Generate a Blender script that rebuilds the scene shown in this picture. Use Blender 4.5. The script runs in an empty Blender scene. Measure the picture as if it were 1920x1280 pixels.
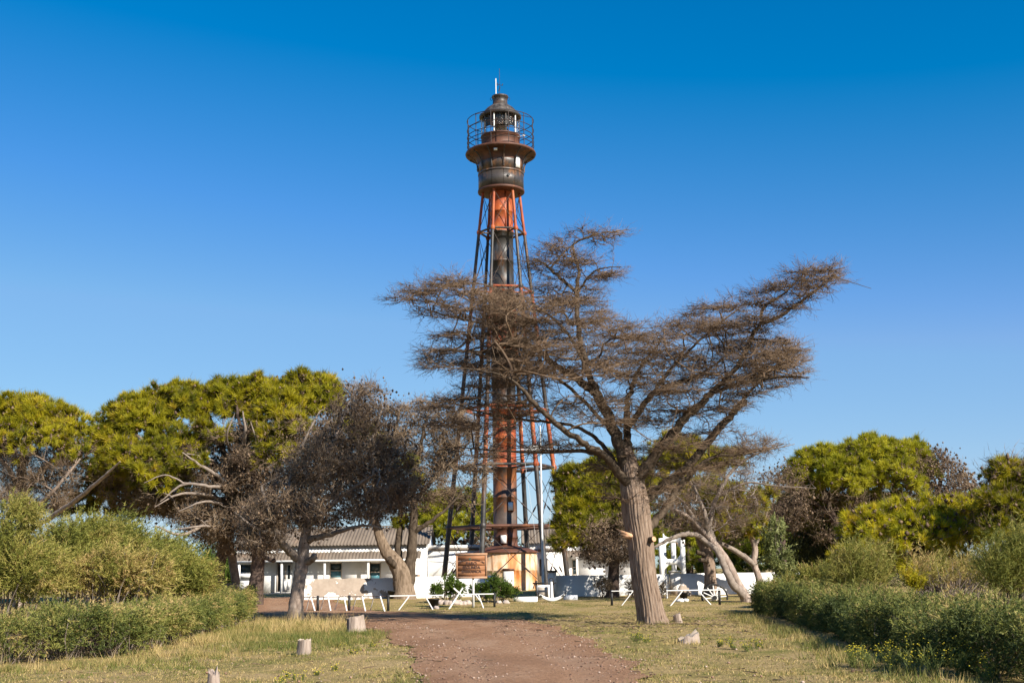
import bpy, math, random
import numpy as np
from mathutils import Matrix, Vector

rng = np.random.default_rng(7)
random.seed(7)
PI = math.pi
R = math.radians
scene = bpy.context.scene
col = scene.collection

# ---------------------------------------------------------------- camera
F, PITCH, ROLL, EYE = 2270.0, R(10.72), 0.0141, 1.6      # focal length in pixels of a 1920 px wide frame
cp, sp, cr, sr = math.cos(PITCH), math.sin(PITCH), math.cos(ROLL), math.sin(ROLL)
cam_d = bpy.data.cameras.new('camera')
cam = bpy.data.objects.new('camera', cam_d)
col.objects.link(cam)
lup = Vector((0, -sp, cp))
right = Vector((1, 0, 0)) * cr - lup * sr
up = Vector((1, 0, 0)) * sr + lup * cr
back = Vector((0, -cp, -sp))
m = Matrix((right, up, back)).transposed().to_4x4()
m.translation = (0, 0, EYE)
cam.matrix_world = m
cam_d.sensor_fit = 'HORIZONTAL'
cam_d.sensor_width = 36.0
cam_d.lens = 36.0 * F / 1920.0
cam_d.clip_start = 0.1
cam_d.clip_end = 8000
scene.camera = cam

# ---------------------------------------------------------------- sky, sun, exposure
SUN_EL, SUN_AZ = R(33), R(43)          # azimuth measured from behind the camera towards the right
sdir = Vector((math.sin(SUN_AZ) * math.cos(SUN_EL), -math.cos(SUN_AZ) * math.cos(SUN_EL), math.sin(SUN_EL)))
world = bpy.data.worlds.new('World')
scene.world = world
world.use_nodes = True
wn, wl = world.node_tree.nodes, world.node_tree.links
wn.clear()
sky = wn.new('ShaderNodeTexSky')
sky.sky_type = 'NISHITA'
sky.sun_disc = False
sky.sun_elevation = SUN_EL
sky.sun_rotation = math.atan2(sdir.x, sdir.y)
sky.altitude = 0
sky.air_density = 1.0
sky.dust_density = 0.15
sky.ozone_density = 3.0
hs = wn.new('ShaderNodeHueSaturation')
hs.inputs['Saturation'].default_value = 1.25
bg = wn.new('ShaderNodeBackground')
bg.inputs['Strength'].default_value = 0.059
wo = wn.new('ShaderNodeOutputWorld')
wl.new(sky.outputs[0], hs.inputs['Color'])
mul = wn.new('ShaderNodeVectorMath'); mul.operation = 'MULTIPLY_ADD'      # the film's colour response, the same over the whole sky
mul.inputs[1].default_value = (1.6, 1.18, 1.36)
mul.inputs[2].default_value = (-0.9, -0.17, 0.0)
mx0 = wn.new('ShaderNodeVectorMath'); mx0.operation = 'MAXIMUM'
wl.new(hs.outputs[0], mul.inputs[0]); wl.new(mul.outputs[0], mx0.inputs[0])
mn0 = wn.new('ShaderNodeVectorMath'); mn0.operation = 'MINIMUM'          # highlights stop at a pale blue, as on the film
mn0.inputs[1].default_value = (5.2, 7.1, 8.6)
toe = wn.new('ShaderNodeVectorMath'); toe.operation = 'MULTIPLY'
toe.inputs[1].default_value = (1.28, 1.08, 1.05)
sho = wn.new('ShaderNodeVectorMath'); sho.operation = 'MULTIPLY_ADD'       # a gentler slope in the bright tones
sho.inputs[1].default_value = (0.42, 0.51, 0.27)
sho.inputs[2].default_value = (1.41, 2.35, 5.63)
crv = wn.new('ShaderNodeVectorMath'); crv.operation = 'MINIMUM'
wl.new(mx0.outputs[0], toe.inputs[0]); wl.new(mx0.outputs[0], sho.inputs[0])
wl.new(toe.outputs[0], crv.inputs[0]); wl.new(sho.outputs[0], crv.inputs[1])
wl.new(crv.outputs[0], mn0.inputs[0])
wl.new(mn0.outputs[0], bg.inputs['Color'])
wl.new(bg.outputs[0], wo.inputs['Surface'])
sun_d = bpy.data.lights.new('sun', 'SUN')
sun_d.energy = 5.0
sun_d.angle = R(0.53)
sun_d.color = (1.0, 0.93, 0.82)
sun = bpy.data.objects.new('sun', sun_d)
sun.rotation_euler = (-sdir).to_track_quat('-Z', 'Y').to_euler()
col.objects.link(sun)
scene.view_settings.view_transform = 'Standard'
scene.view_settings.look = 'None'
scene.view_settings.exposure = 0.85
scene.view_settings.gamma = 1.0
scene.view_settings.use_curve_mapping = False

# ---------------------------------------------------------------- placing: where a sight line meets a distance, height of the ground
def at(px, py, Y):
    u, v = px - 960.0, 640.0 - py
    a, b = u * cr + v * sr, -u * sr + v * cr
    dy, dz = F * cp - b * sp, F * sp + b * cp
    return np.array((a / dy * Y, Y, EYE + dz / dy * Y))

def at_many(px, py, Y):
    u, v = px - 960.0, 640.0 - py
    a, b = u * cr + v * sr, -u * sr + v * cr
    dy, dz = F * cp - b * sp, F * sp + b * cp
    return np.stack((a / dy * Y, Y + 0 * a, EYE + dz / dy * Y), -1)

def sst(a, b, x):
    t = np.clip((x - a) / (b - a), 0, 1)
    return t * t * (3 - 2 * t)

def hgt(x, y):
    """height of the ground"""
    x = np.asarray(x, float); y = np.asarray(y, float)
    return (0.42 * sst(48, 82, y) + 0.035 * np.sin(x * 0.9 + 1.3) * np.sin(y * 0.7) + 0.02 * np.sin(x * 2.3 + y * 1.9)
            - 0.03 * np.exp(-((x - 0.4) / 1.6) ** 2) * sst(45, 30, y))

def gx(px, Y):
    p = at(px, 1120, Y)
    return p[0]

def ground_pt(px, Y, dz=0.0):
    x = gx(px, Y)
    return np.array((x, Y, float(hgt(x, Y)) + dz))

# ---------------------------------------------------------------- mesh collector
class MB:
    def __init__(s):
        s.v, s.f, s.t, s.n = [], [], [], 0
    def add(s, v, faces, mi=0, tint=None):
        v = np.asarray(v, float).reshape(-1, 3)
        faces = np.asarray(faces, int)
        s.v.append(v)
        s.f.append((faces + s.n, mi))
        s.t.append(np.full(len(v), 0.5) if tint is None else np.broadcast_to(np.asarray(tint, float), (len(v),)))
        s.n += len(v)
    def tris(s, v, tint=None, mi=0):
        n = len(v)
        if n: s.add(v.reshape(-1, 3), np.arange(3 * n).reshape(n, 3), mi, None if tint is None else np.repeat(tint, 3))
    def box(s, a, b, mi=0, rot=None, org=None):
        a, b = np.minimum(a, b), np.maximum(a, b)
        v = np.array([(x, y, z) for x in (a[0], b[0]) for y in (a[1], b[1]) for z in (a[2], b[2])], float)
        if rot is not None:
            o = np.asarray(org, float)
            v = (v - o) @ np.array(rot).T + o
        s.add(v, [(0, 1, 3, 2), (4, 6, 7, 5), (0, 4, 5, 1), (2, 3, 7, 6), (0, 2, 6, 4), (1, 5, 7, 3)], mi)
    def tube(s, pts, rad, sides=6, cap=True, mi=0, wob=None, tint=None):
        pts = np.asarray(pts, float)
        n = len(pts)
        rad = np.broadcast_to(np.asarray(rad, float), (n,))
        d = np.gradient(pts, axis=0)
        d /= np.linalg.norm(d, axis=1, keepdims=True) + 1e-9
        ref = np.array((0, 0, 1.0)) if abs(d[0][2]) < 0.9 else np.array((0, 1.0, 0))
        u = np.cross(ref, d[0]); u /= np.linalg.norm(u)
        ang = np.arange(sides) / sides * 2 * PI
        c, sn = np.cos(ang)[:, None], np.sin(ang)[:, None]
        rings = []
        for i in range(n):
            u = u - d[i] * np.dot(u, d[i]); u /= np.linalg.norm(u) + 1e-9
            w = np.cross(d[i], u)
            rr = rad[i] if wob is None else (rad[i] * wob(i / max(1, n - 1), ang))[:, None]
            rings.append(pts[i] + rr * (c * u + sn * w))
        v = np.concatenate(rings)
        k = np.arange(sides); k2 = (k + 1) % sides
        q = np.concatenate([np.stack((i * sides + k, i * sides + k2, (i + 1) * sides + k2, (i + 1) * sides + k), -1) for i in range(n - 1)])
        if cap and sides > 4:
            base = s.n
            s.add(v, q, mi, tint)
            cv = np.concatenate((rings[0], rings[-1], [pts[0]], [pts[-1]]))
            t = [(2 * sides, b2, a2) for a2, b2 in zip(k, k2)] + [(2 * sides + 1, sides + a2, sides + b2) for a2, b2 in zip(k, k2)]
            s.add(cv, t, mi, tint)
        else:
            s.add(v, q, mi, tint)
    def rod(s, a, b, r, sides=6, mi=0, r2=None):
        s.tube(np.array([a, b], float), [r, r if r2 is None else r2], sides, True, mi)
    def lathe(s, prof, n=32, ctr=(0, 0), a0=0.0, a1=2 * PI, mi=0, flip=False):
        full = abs(a1 - a0 - 2 * PI) < 1e-6
        m_ = n if full else n + 1
        ang = a0 + (a1 - a0) * np.arange(m_) / n
        prof = np.asarray(prof, float)
        v = np.concatenate([np.stack((ctr[0] + r * np.sin(ang), ctr[1] - r * np.cos(ang), np.full(m_, z)), -1) for r, z in prof])
        k = np.arange(n); k2 = (k + 1) % m_
        q = np.concatenate([np.stack((i * m_ + k, i * m_ + k2, (i + 1) * m_ + k2, (i + 1) * m_ + k), -1) for i in range(len(prof) - 1)])
        s.add(v, q[:, ::-1] if flip else q, mi)
    def build(s, name, mat, parent=None, smooth=False, kind=None, label=None):
        me = bpy.data.meshes.new(name)
        v = np.concatenate(s.v) if s.v else np.zeros((0, 3))
        if parent is not None:
            v = v - np.array(world_loc(parent))
        me.vertices.add(len(v))
        me.vertices.foreach_set('co', v.astype(np.float32).ravel())
        loops, starts, mis, k = [], [], [], 0
        for f, mi in s.f:
            if len(f) == 0: continue
            w = f.shape[1]
            loops.append(f.ravel())
            starts.append(k + np.arange(len(f)) * w)
            k += f.size
            mis.append(np.full(len(f), mi))
        if loops:
            loops = np.concatenate(loops); starts = np.concatenate(starts); mis = np.concatenate(mis)
            me.loops.add(len(loops)); me.loops.foreach_set('vertex_index', loops.astype(np.int32))
            me.polygons.add(len(starts)); me.polygons.foreach_set('loop_start', starts.astype(np.int32))
            me.polygons.foreach_set('material_index', mis.astype(np.int32))
            if smooth: me.polygons.foreach_set('use_smooth', np.ones(len(starts), bool))
        me.update(calc_edges=True)
        at_ = me.attributes.new('tint', 'FLOAT', 'POINT')
        at_.data.foreach_set('value', np.concatenate(s.t).astype(np.float32))
        for mm in (mat if isinstance(mat, (list, tuple)) else [mat]): me.materials.append(mm)
        o = bpy.data.objects.new(name, me)
        col.objects.link(o)
        if parent is not None: o.parent = parent
        if kind: o['kind'] = kind
        if label: o['label'] = label
        return o

def world_loc(o):
    p = np.zeros(3)
    while o is not None:
        p = p + np.array(o.location); o = o.parent
    return p

def thing(name, label, cat, loc, group=None):
    o = bpy.data.objects.new(name, None)
    o.empty_display_size = 0.2
    col.objects.link(o)
    o.location = tuple(float(c) for c in loc)
    return tag(o, label, cat, group)

def tag(o, label, cat, group=None):
    o['label'] = label; o['category'] = cat
    if group: o['group'] = group
    return o

# ---------------------------------------------------------------- materials
def ramp(nt, stops):
    r_ = nt.nodes.new('ShaderNodeValToRGB')
    e = r_.color_ramp.elements
    while len(e) > 1: e.remove(e[0])
    e[0].position = stops[0][0]; e[0].color = (*stops[0][1], 1)
    for p, c in stops[1:]:
        x = e.new(p); x.color = (*c, 1)
    return r_

def noise(nt, scale, detail=5, rough=0.6, stretch=None, coord='Object', dist=0.0):
    tc = nt.nodes.new('ShaderNodeTexCoord')
    mp = nt.nodes.new('ShaderNodeMapping')
    mp.inputs['Scale'].default_value = stretch or (1, 1, 1)
    n_ = nt.nodes.new('ShaderNodeTexNoise')
    n_.inputs['Scale'].default_value = scale
    n_.inputs['Detail'].default_value = detail
    n_.inputs['Roughness'].default_value = rough
    n_.inputs['Distortion'].default_value = dist
    nt.links.new(tc.outputs[coord], mp.inputs[0]); nt.links.new(mp.outputs[0], n_.inputs['Vector'])
    return n_.outputs['Fac']

def mixc(nt, fac, a, b, mode='MIX'):
    x = nt.nodes.new('ShaderNodeMix')
    x.data_type = 'RGBA'; x.blend_type = mode
    for sock, val in ((x.inputs[0], fac), (x.inputs[6], a), (x.inputs[7], b)):
        if isinstance(val, bpy.types.NodeSocket): nt.links.new(val, sock)
        elif isinstance(val, (int, float)): sock.default_value = val
        else: sock.default_value = (*val, 1)
    return x.outputs[2]

def new_mat(name):
    m_ = bpy.data.materials.new(name)
    m_.use_nodes = True
    nt = m_.node_tree
    return m_, nt, nt.nodes['Principled BSDF']

def surf(name, layers, rough=0.8, metal=0.0, bump=None, spec=0.3):
    """layers: first (stops, scale, stretch), then (stops->colour, scale, stretch, lo, hi): laid over where a noise passes lo..hi"""
    m_, nt, b = new_mat(name)
    st, sc, stre = layers[0]
    r_ = ramp(nt, st)
    nt.links.new(noise(nt, sc, stretch=stre), r_.inputs[0])
    c = r_.outputs[0]
    for st, sc, stre, lo, hi in layers[1:]:
        k = ramp(nt, [(lo, (0, 0, 0)), (hi, (1, 1, 1))])
        nt.links.new(noise(nt, sc, 8, 0.62, stre), k.inputs[0])
        r2 = ramp(nt, st)
        nt.links.new(noise(nt, sc * 4, stretch=stre), r2.inputs[0])
        c = mixc(nt, k.outputs[0], c, r2.outputs[0])
    nt.links.new(c, b.inputs['Base Color'])
    b.inputs['Roughness'].default_value = rough
    b.inputs['Metallic'].default_value = metal
    b.inputs['Specular IOR Level'].default_value = spec
    if bump:
        bs, bd, bst = bump
        bp = nt.nodes.new('ShaderNodeBump')
        bp.inputs['Strength'].default_value = 1.0
        bp.inputs['Distance'].default_value = bd
        nt.links.new(noise(nt, bs, 6, 0.65, bst), bp.inputs['Height'])
        nt.links.new(bp.outputs[0], b.inputs['Normal'])
    return m_

def leaf(name, stops, trans=0.25, big=0.35, rough=0.6, var=None):
    """colour by the per-leaf tint, shifted a little by a large soft noise"""
    m_, nt, b = new_mat(name)
    a = nt.nodes.new('ShaderNodeAttribute'); a.attribute_name = 'tint'
    nz = noise(nt, big, 3)
    ad = nt.nodes.new('ShaderNodeMath'); ad.operation = 'MULTIPLY_ADD'
    nt.links.new(nz, ad.inputs[0]); ad.inputs[1].default_value = 0.9; ad.inputs[2].default_value = -0.45
    ad2 = nt.nodes.new('ShaderNodeMath'); ad2.operation = 'ADD'
    nt.links.new(a.outputs['Fac'], ad2.inputs[0]); nt.links.new(ad.outputs[0], ad2.inputs[1])
    r_ = ramp(nt, stops)
    nt.links.new(ad2.outputs[0], r_.inputs[0])
    nt.links.new(r_.outputs[0], b.inputs['Base Color'])
    b.inputs['Roughness'].default_value = rough
    b.inputs['Specular IOR Level'].default_value = 0.25
    if trans:
        t = nt.nodes.new('ShaderNodeBsdfTranslucent')
        nt.links.new(r_.outputs[0], t.inputs['Color'])
        mx = nt.nodes.new('ShaderNodeMixShader'); mx.inputs[0].default_value = trans
        nt.links.new(b.outputs[0], mx.inputs[1]); nt.links.new(t.outputs[0], mx.inputs[2])
        nt.links.new(mx.outputs[0], nt.nodes['Material Output'].inputs['Surface'])
    return m_

MAT = {}
BLK = [(0.3, (0.018, 0.017, 0.016)), (0.7, (0.05, 0.043, 0.037))]
RUSTS = [(0.25, (0.10, 0.035, 0.014)), (0.5, (0.24, 0.075, 0.022)), (0.75, (0.36, 0.15, 0.05))]
MAT['black_iron'] = surf('black_iron', [(BLK, 1.5, None), ([(0.3, (0.07, 0.03, 0.015)), (0.7, (0.17, 0.085, 0.04))], 1.1, (1, 1, 0.45), 0.5, 0.64), ([(0.3, (0.06, 0.06, 0.062)), (0.7, (0.12, 0.12, 0.12))], 2.0, (1, 1, 0.3), 0.56, 0.7)], 0.48, 0.0, (9, 0.01, None), 0.5)
MAT['red_iron'] = surf('red_iron', [([(0.3, (0.20, 0.034, 0.012)), (0.5, (0.34, 0.07, 0.018)), (0.7, (0.44, 0.14, 0.04))], 1.6, (1, 1, 0.5)), ([(0.3, (0.10, 0.03, 0.014)), (0.7, (0.2, 0.07, 0.03))], 2.4, (1, 1, 0.5), 0.55, 0.68), ([(0.3, (0.6, 0.33, 0.15)), (0.7, (0.62, 0.42, 0.24))], 1.7, None, 0.62, 0.72)], 0.55, 0.0, (9, 0.012, None), 0.4)
MAT['brown_iron'] = surf('brown_iron', [([(0.3, (0.055, 0.024, 0.015)), (0.7, (0.14, 0.055, 0.03))], 2.0, None), (RUSTS, 1.4, None, 0.58, 0.72)], 0.6, 0.0, (12, 0.008, None), 0.4)
MAT['rust_mix'] = surf('rust_mix', [([(0.3, (0.05, 0.035, 0.028)), (0.7, (0.12, 0.085, 0.065))], 1.2, None), ([(0.3, (0.18, 0.06, 0.022)), (0.7, (0.30, 0.11, 0.04))], 0.55, (1, 1, 0.6), 0.46, 0.56)], 0.55, 0.0, (9, 0.01, None), 0.4)
MAT['tank_iron'] = surf('tank_iron', [([(0.3, (0.58, 0.42, 0.27)), (0.7, (0.70, 0.56, 0.40))], 1.0, None), ([(0.3, (0.46, 0.17, 0.045)), (0.6, (0.58, 0.24, 0.07))], 1.3, (1, 1, 0.35), 0.47, 0.6), ([(0.3, (0.3, 0.09, 0.02)), (0.7, (0.5, 0.17, 0.04))], 2.2, (1.3, 1.3, 0.22), 0.56, 0.68)], 0.6)
MAT['watch_iron'] = surf('watch_iron', [([(0.3, (0.03, 0.027, 0.026)), (0.7, (0.075, 0.06, 0.05))], 1.1, None), ([(0.3, (0.15, 0.06, 0.025)), (0.7, (0.22, 0.11, 0.05))], 0.9, (1, 1, 0.6), 0.5, 0.62)], 0.42, 0.0, (8, 0.01, None), 0.5)
MAT['dome_iron'] = surf('dome_iron', [([(0.35, (0.025, 0.023, 0.022)), (0.65, (0.13, 0.11, 0.095))], 3.2, None)], 0.5)
MAT['wire'] = surf('wire', [([(0.3, (0.02, 0.018, 0.017)), (0.7, (0.07, 0.04, 0.028))], 4, None)], 0.5)
MAT['white_metal'] = surf('white_metal', [([(0.3, (0.72, 0.70, 0.66)), (0.7, (0.82, 0.81, 0.78))], 5, None), ([(0.3, (0.3, 0.16, 0.08)), (0.7, (0.4, 0.25, 0.14))], 5, None, 0.68, 0.74)], 0.5)
MAT['black_paint'] = surf('black_paint', [([(0.3, (0.012, 0.012, 0.012)), (0.7, (0.03, 0.028, 0.026))], 6, None)], 0.5)
MAT['whitewash'] = surf('whitewash', [([(0.3, (0.74, 0.72, 0.68)), (0.7, (0.82, 0.81, 0.79))], 1.2, None), ([(0.3, (0.5, 0.43, 0.35)), (0.7, (0.62, 0.56, 0.48))], 1.6, (1, 1, 0.5), 0.63, 0.74)], 0.9, 0.0, (14, 0.006, None), 0.15)
MAT['peeling_wall'] = surf('peeling_wall', [([(0.3, (0.74, 0.71, 0.66)), (0.7, (0.82, 0.80, 0.77))], 1.2, None), ([(0.3, (0.30, 0.24, 0.19)), (0.7, (0.41, 0.335, 0.27))], 0.75, None, 0.505, 0.52)], 0.92, 0.0, (14, 0.008, None), 0.1)
MAT['tan_plaster'] = surf('tan_plaster', [([(0.3, (0.40, 0.34, 0.28)), (0.7, (0.52, 0.45, 0.38))], 1.2, None)], 0.9, 0.0, (14, 0.006, None), 0.1)
MAT['roof_sheet'] = surf('roof_sheet', [([(0.3, (0.12, 0.093, 0.07)), (0.7, (0.19, 0.152, 0.117))], 1.0, (1, 0.4, 1)), ([(0.3, (0.12, 0.08, 0.055)), (0.7, (0.22, 0.15, 0.10))], 0.8, (1, 0.4, 1), 0.56, 0.72)], 0.7)
MAT['white_wood'] = surf('white_wood', [([(0.3, (0.70, 0.68, 0.64)), (0.7, (0.80, 0.79, 0.76))], 3, (1, 1, 0.2))], 0.6)
MAT['dark_pane'] = surf('dark_pane', [([(0.3, (0.02, 0.035, 0.04)), (0.7, (0.035, 0.06, 0.065))], 1.0, None)], 0.08, 0.0, None, 0.5)
MAT['blue_pane'] = surf('blue_pane', [([(0.3, (0.05, 0.15, 0.19)), (0.7, (0.10, 0.24, 0.29))], 2.0, None)], 0.15, 0.0, None, 0.5)
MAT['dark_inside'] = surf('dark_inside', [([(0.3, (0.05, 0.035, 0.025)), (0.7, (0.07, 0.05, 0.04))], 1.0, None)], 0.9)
MAT['sign_wood'] = surf('sign_wood', [([(0.3, (0.17, 0.068, 0.030)), (0.5, (0.27, 0.118, 0.053)), (0.7, (0.35, 0.175, 0.088))], 3.0, (0.5, 1, 5))], 0.75, 0.0, (8, 0.002, (0.5, 1, 6)))
MAT['sign_frame'] = surf('sign_frame', [([(0.3, (0.30, 0.155, 0.085)), (0.7, (0.44, 0.27, 0.17))], 5.0, None)], 0.8)
MAT['sign_letter'] = surf('sign_letter', [([(0.3, (0.045, 0.022, 0.016)), (0.7, (0.09, 0.05, 0.04))], 9.0, None)], 0.7)
MAT['sign_emblem'] = surf('sign_emblem', [([(0.3, (0.03, 0.06, 0.05)), (0.7, (0.06, 0.10, 0.07))], 9.0, None)], 0.7)
MAT['bark_main'] = surf('bark_main', [([(0.3, (0.085, 0.055, 0.038)), (0.46, (0.22, 0.155, 0.112)), (0.7, (0.33, 0.25, 0.19))], 20, (1, 1, 0.11))], 0.95, 0.0, (22, 0.035, (1, 1, 0.12)), 0.05)
MAT['bark_pine'] = surf('bark_pine', [([(0.3, (0.16, 0.12, 0.095)), (0.5, (0.30, 0.23, 0.185)), (0.7, (0.42, 0.34, 0.28))], 7, (1, 1, 0.4))], 0.95, 0.0, (12, 0.03, (1, 1, 0.4)), 0.05)
MAT['bark_brown'] = surf('bark_brown', [([(0.3, (0.075, 0.052, 0.034)), (0.48, (0.19, 0.138, 0.095)), (0.7, (0.28, 0.21, 0.15))], 12, (1, 1, 0.13))], 0.95, 0.0, (16, 0.04, (1, 1, 0.14)), 0.05)
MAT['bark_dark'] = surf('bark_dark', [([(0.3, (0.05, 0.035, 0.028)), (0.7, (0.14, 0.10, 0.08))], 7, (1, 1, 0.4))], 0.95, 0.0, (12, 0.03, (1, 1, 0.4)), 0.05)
MAT['bare_limb'] = surf('bare_limb', [([(0.3, (0.15, 0.115, 0.09)), (0.7, (0.30, 0.245, 0.20))], 8, None)], 0.9)
MAT['hedge_stem'] = surf('hedge_stem', [([(0.3, (0.10, 0.075, 0.055)), (0.7, (0.30, 0.24, 0.19))], 5, None)], 0.9)
MAT['cypress_limb'] = surf('cypress_limb', [([(0.3, (0.042, 0.031, 0.022)), (0.7, (0.125, 0.094, 0.067))], 8, (1, 1, 0.4))], 0.95, 0.0, (12, 0.02, (1, 1, 0.4)), 0.05)
MAT['fresh_wood'] = surf('fresh_wood', [([(0.3, (0.52, 0.26, 0.13)), (0.7, (0.66, 0.42, 0.26))], 14, (1, 1, 0.2))], 0.8)
MAT['twig_cypress'] = leaf('twig_cypress', [(0.1, (0.052, 0.031, 0.019)), (0.45, (0.113, 0.072, 0.042)), (0.8, (0.200, 0.133, 0.081))], 0.0, 0.3)
MAT['twig_dead'] = leaf('twig_dead', [(0.1, (0.057, 0.037, 0.023)), (0.5, (0.148, 0.097, 0.059)), (0.85, (0.294, 0.214, 0.133))], 0.0, 0.4)
MAT['cone'] = leaf('cone', [(0.1, (0.039, 0.025, 0.016)), (0.5, (0.094, 0.060, 0.037)), (0.85, (0.190, 0.130, 0.082))], 0.0, 0.6)
MAT['pine_needle'] = leaf('pine_needle', [(0.05, (0.104, 0.114, 0.008)), (0.4, (0.297, 0.273, 0.011)), (0.7, (0.419, 0.357, 0.015)), (0.95, (0.482, 0.357, 0.035))], 0.35, 0.35)
MAT['pine_needle_bright'] = leaf('pine_needle_bright', [(0.05, (0.138, 0.156, 0.010)), (0.4, (0.395, 0.371, 0.013)), (0.7, (0.557, 0.486, 0.018)), (0.95, (0.641, 0.486, 0.042))], 0.4, 0.35)
MAT['pine_needle_dark'] = leaf('pine_needle_dark', [(0.05, (0.108, 0.127, 0.009)), (0.5, (0.302, 0.295, 0.013)), (0.9, (0.476, 0.423, 0.026))], 0.35, 0.35)
MAT['tamarisk'] = leaf('tamarisk', [(0.05, (0.109, 0.124, 0.023)), (0.4, (0.239, 0.240, 0.046)), (0.65, (0.362, 0.305, 0.080)), (0.95, (0.522, 0.358, 0.148))], 0.28, 0.5)
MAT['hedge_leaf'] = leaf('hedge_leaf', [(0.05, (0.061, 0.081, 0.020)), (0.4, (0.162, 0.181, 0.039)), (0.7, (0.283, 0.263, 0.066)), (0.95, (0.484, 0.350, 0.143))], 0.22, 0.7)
MAT['bush_leaf'] = leaf('bush_leaf', [(0.1, (0.046, 0.078, 0.013)), (0.5, (0.104, 0.163, 0.022)), (0.9, (0.182, 0.221, 0.044))], 0.35, 0.6)
MAT['weed_leaf'] = leaf('weed_leaf', [(0.1, (0.09, 0.12, 0.03)), (0.5, (0.17, 0.2, 0.05)), (0.9, (0.27, 0.27, 0.09))], 0.35, 0.6)
MAT['gum_leaf'] = leaf('gum_leaf', [(0.1, (0.107, 0.129, 0.041)), (0.5, (0.206, 0.228, 0.077)), (0.9, (0.357, 0.334, 0.127))], 0.25, 0.6)
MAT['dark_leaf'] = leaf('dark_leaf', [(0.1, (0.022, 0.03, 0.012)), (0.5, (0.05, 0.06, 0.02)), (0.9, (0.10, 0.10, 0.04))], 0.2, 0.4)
MAT['dry_leaf'] = leaf('dry_leaf', [(0.1, (0.16, 0.115, 0.07)), (0.5, (0.28, 0.21, 0.13)), (0.9, (0.40, 0.32, 0.20))], 0.2, 0.5)
MAT['grass'] = leaf('grass', [(0.05, (0.081, 0.113, 0.019)), (0.35, (0.196, 0.189, 0.048)), (0.6, (0.391, 0.292, 0.109)), (0.95, (0.575, 0.421, 0.190))], 0.25, 0.45)
MAT['flower'] = leaf('flower', [(0.1, (0.62, 0.50, 0.03)), (0.9, (0.75, 0.62, 0.06))], 0.2, 0.5)
MAT['stump'] = surf('stump', [([(0.3, (0.16, 0.12, 0.095)), (0.5, (0.30, 0.235, 0.19)), (0.7, (0.42, 0.34, 0.28))], 14, (1, 1, 0.12))], 0.95, 0.0, (20, 0.02, (1, 1, 0.12)), 0.05)
MAT['stump_cut'] = surf('stump_cut', [([(0.3, (0.42, 0.31, 0.21)), (0.7, (0.58, 0.47, 0.35))], 20, None)], 0.9)
MAT['stone'] = surf('stone', [([(0.3, (0.28, 0.22, 0.18)), (0.7, (0.50, 0.42, 0.36))], 4, None)], 0.9, 0.0, (10, 0.02, None))
MAT['gravel'] = leaf('gravel', [(0.05, (0.12, 0.07, 0.05)), (0.6, (0.28, 0.165, 0.11)), (0.98, (0.46, 0.35, 0.28))], 0.0, 0.5, 0.9)

def ground_mat():
    m_, nt, b = new_mat('dry_turf')
    r1 = ramp(nt, [(0.32, (0.17, 0.17, 0.045)), (0.42, (0.29, 0.235, 0.085)), (0.53, (0.40, 0.29, 0.13)), (0.68, (0.47, 0.34, 0.17))])
    nt.links.new(noise(nt, 0.55, 9, 0.68), r1.inputs[0])
    r2 = ramp(nt, [(0.3, (0.55, 0.55, 0.55)), (0.7, (1.15, 1.15, 1.15))])
    nt.links.new(noise(nt, 14, 4, 0.7), r2.inputs[0])
    c = mixc(nt, 1.0, r1.outputs[0], r2.outputs[0], 'MULTIPLY')
    k = ramp(nt, [(0.6, (0, 0, 0)), (0.68, (1, 1, 1))])
    nt.links.new(noise(nt, 0.4, 7, 0.65, (1, 0.6, 1)), k.inputs[0])
    c = mixc(nt, k.outputs[0], c, (0.42, 0.265, 0.145))
    nt.links.new(c, b.inputs['Base Color'])
    b.inputs['Roughness'].default_value = 0.95; b.inputs['Specular IOR Level'].default_value = 0.05
    bp = nt.nodes.new('ShaderNodeBump'); bp.inputs['Distance'].default_value = 0.05
    nt.links.new(noise(nt, 20, 5, 0.7), bp.inputs['Height']); nt.links.new(bp.outputs[0], b.inputs['Normal'])
    return m_

def road_mat():
    m_, nt, b = new_mat('gravel_road')
    r1 = ramp(nt, [(0.3, (0.235, 0.130, 0.074)), (0.5, (0.315, 0.178, 0.102)), (0.7, (0.38, 0.24, 0.15))])
    nt.links.new(noise(nt, 0.7, 8, 0.65, (1, 0.35, 1)), r1.inputs[0])
    r2 = ramp(nt, [(0.28, (0.45, 0.42, 0.4)), (0.5, (1, 1, 1)), (0.74, (1.4, 1.38, 1.36))])
    nt.links.new(noise(nt, 16, 8, 0.82, (1, 0.45, 1)), r2.inputs[0])
    c = mixc(nt, 1.0, r1.outputs[0], r2.outputs[0], 'MULTIPLY')
    a = nt.nodes.new('ShaderNodeAttribute'); a.attribute_name = 'tint'          # dust packed along the wheel lines
    k = nt.nodes.new('ShaderNodeMath'); k.operation = 'MULTIPLY'
    nt.links.new(a.outputs['Fac'], k.inputs[0]); nt.links.new(noise(nt, 0.9, 6, 0.7), k.inputs[1])
    c = mixc(nt, k.outputs[0], c, (0.37, 0.235, 0.15))
    nt.links.new(c, b.inputs['Base Color'])
    b.inputs['Roughness'].default_value = 0.95; b.inputs['Specular IOR Level'].default_value = 0.1
    bp = nt.nodes.new('ShaderNodeBump'); bp.inputs['Distance'].default_value = 0.04
    nt.links.new(noise(nt, 30, 5, 0.7), bp.inputs['Height']); nt.links.new(bp.outputs[0], b.inputs['Normal'])
    return m_

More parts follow.
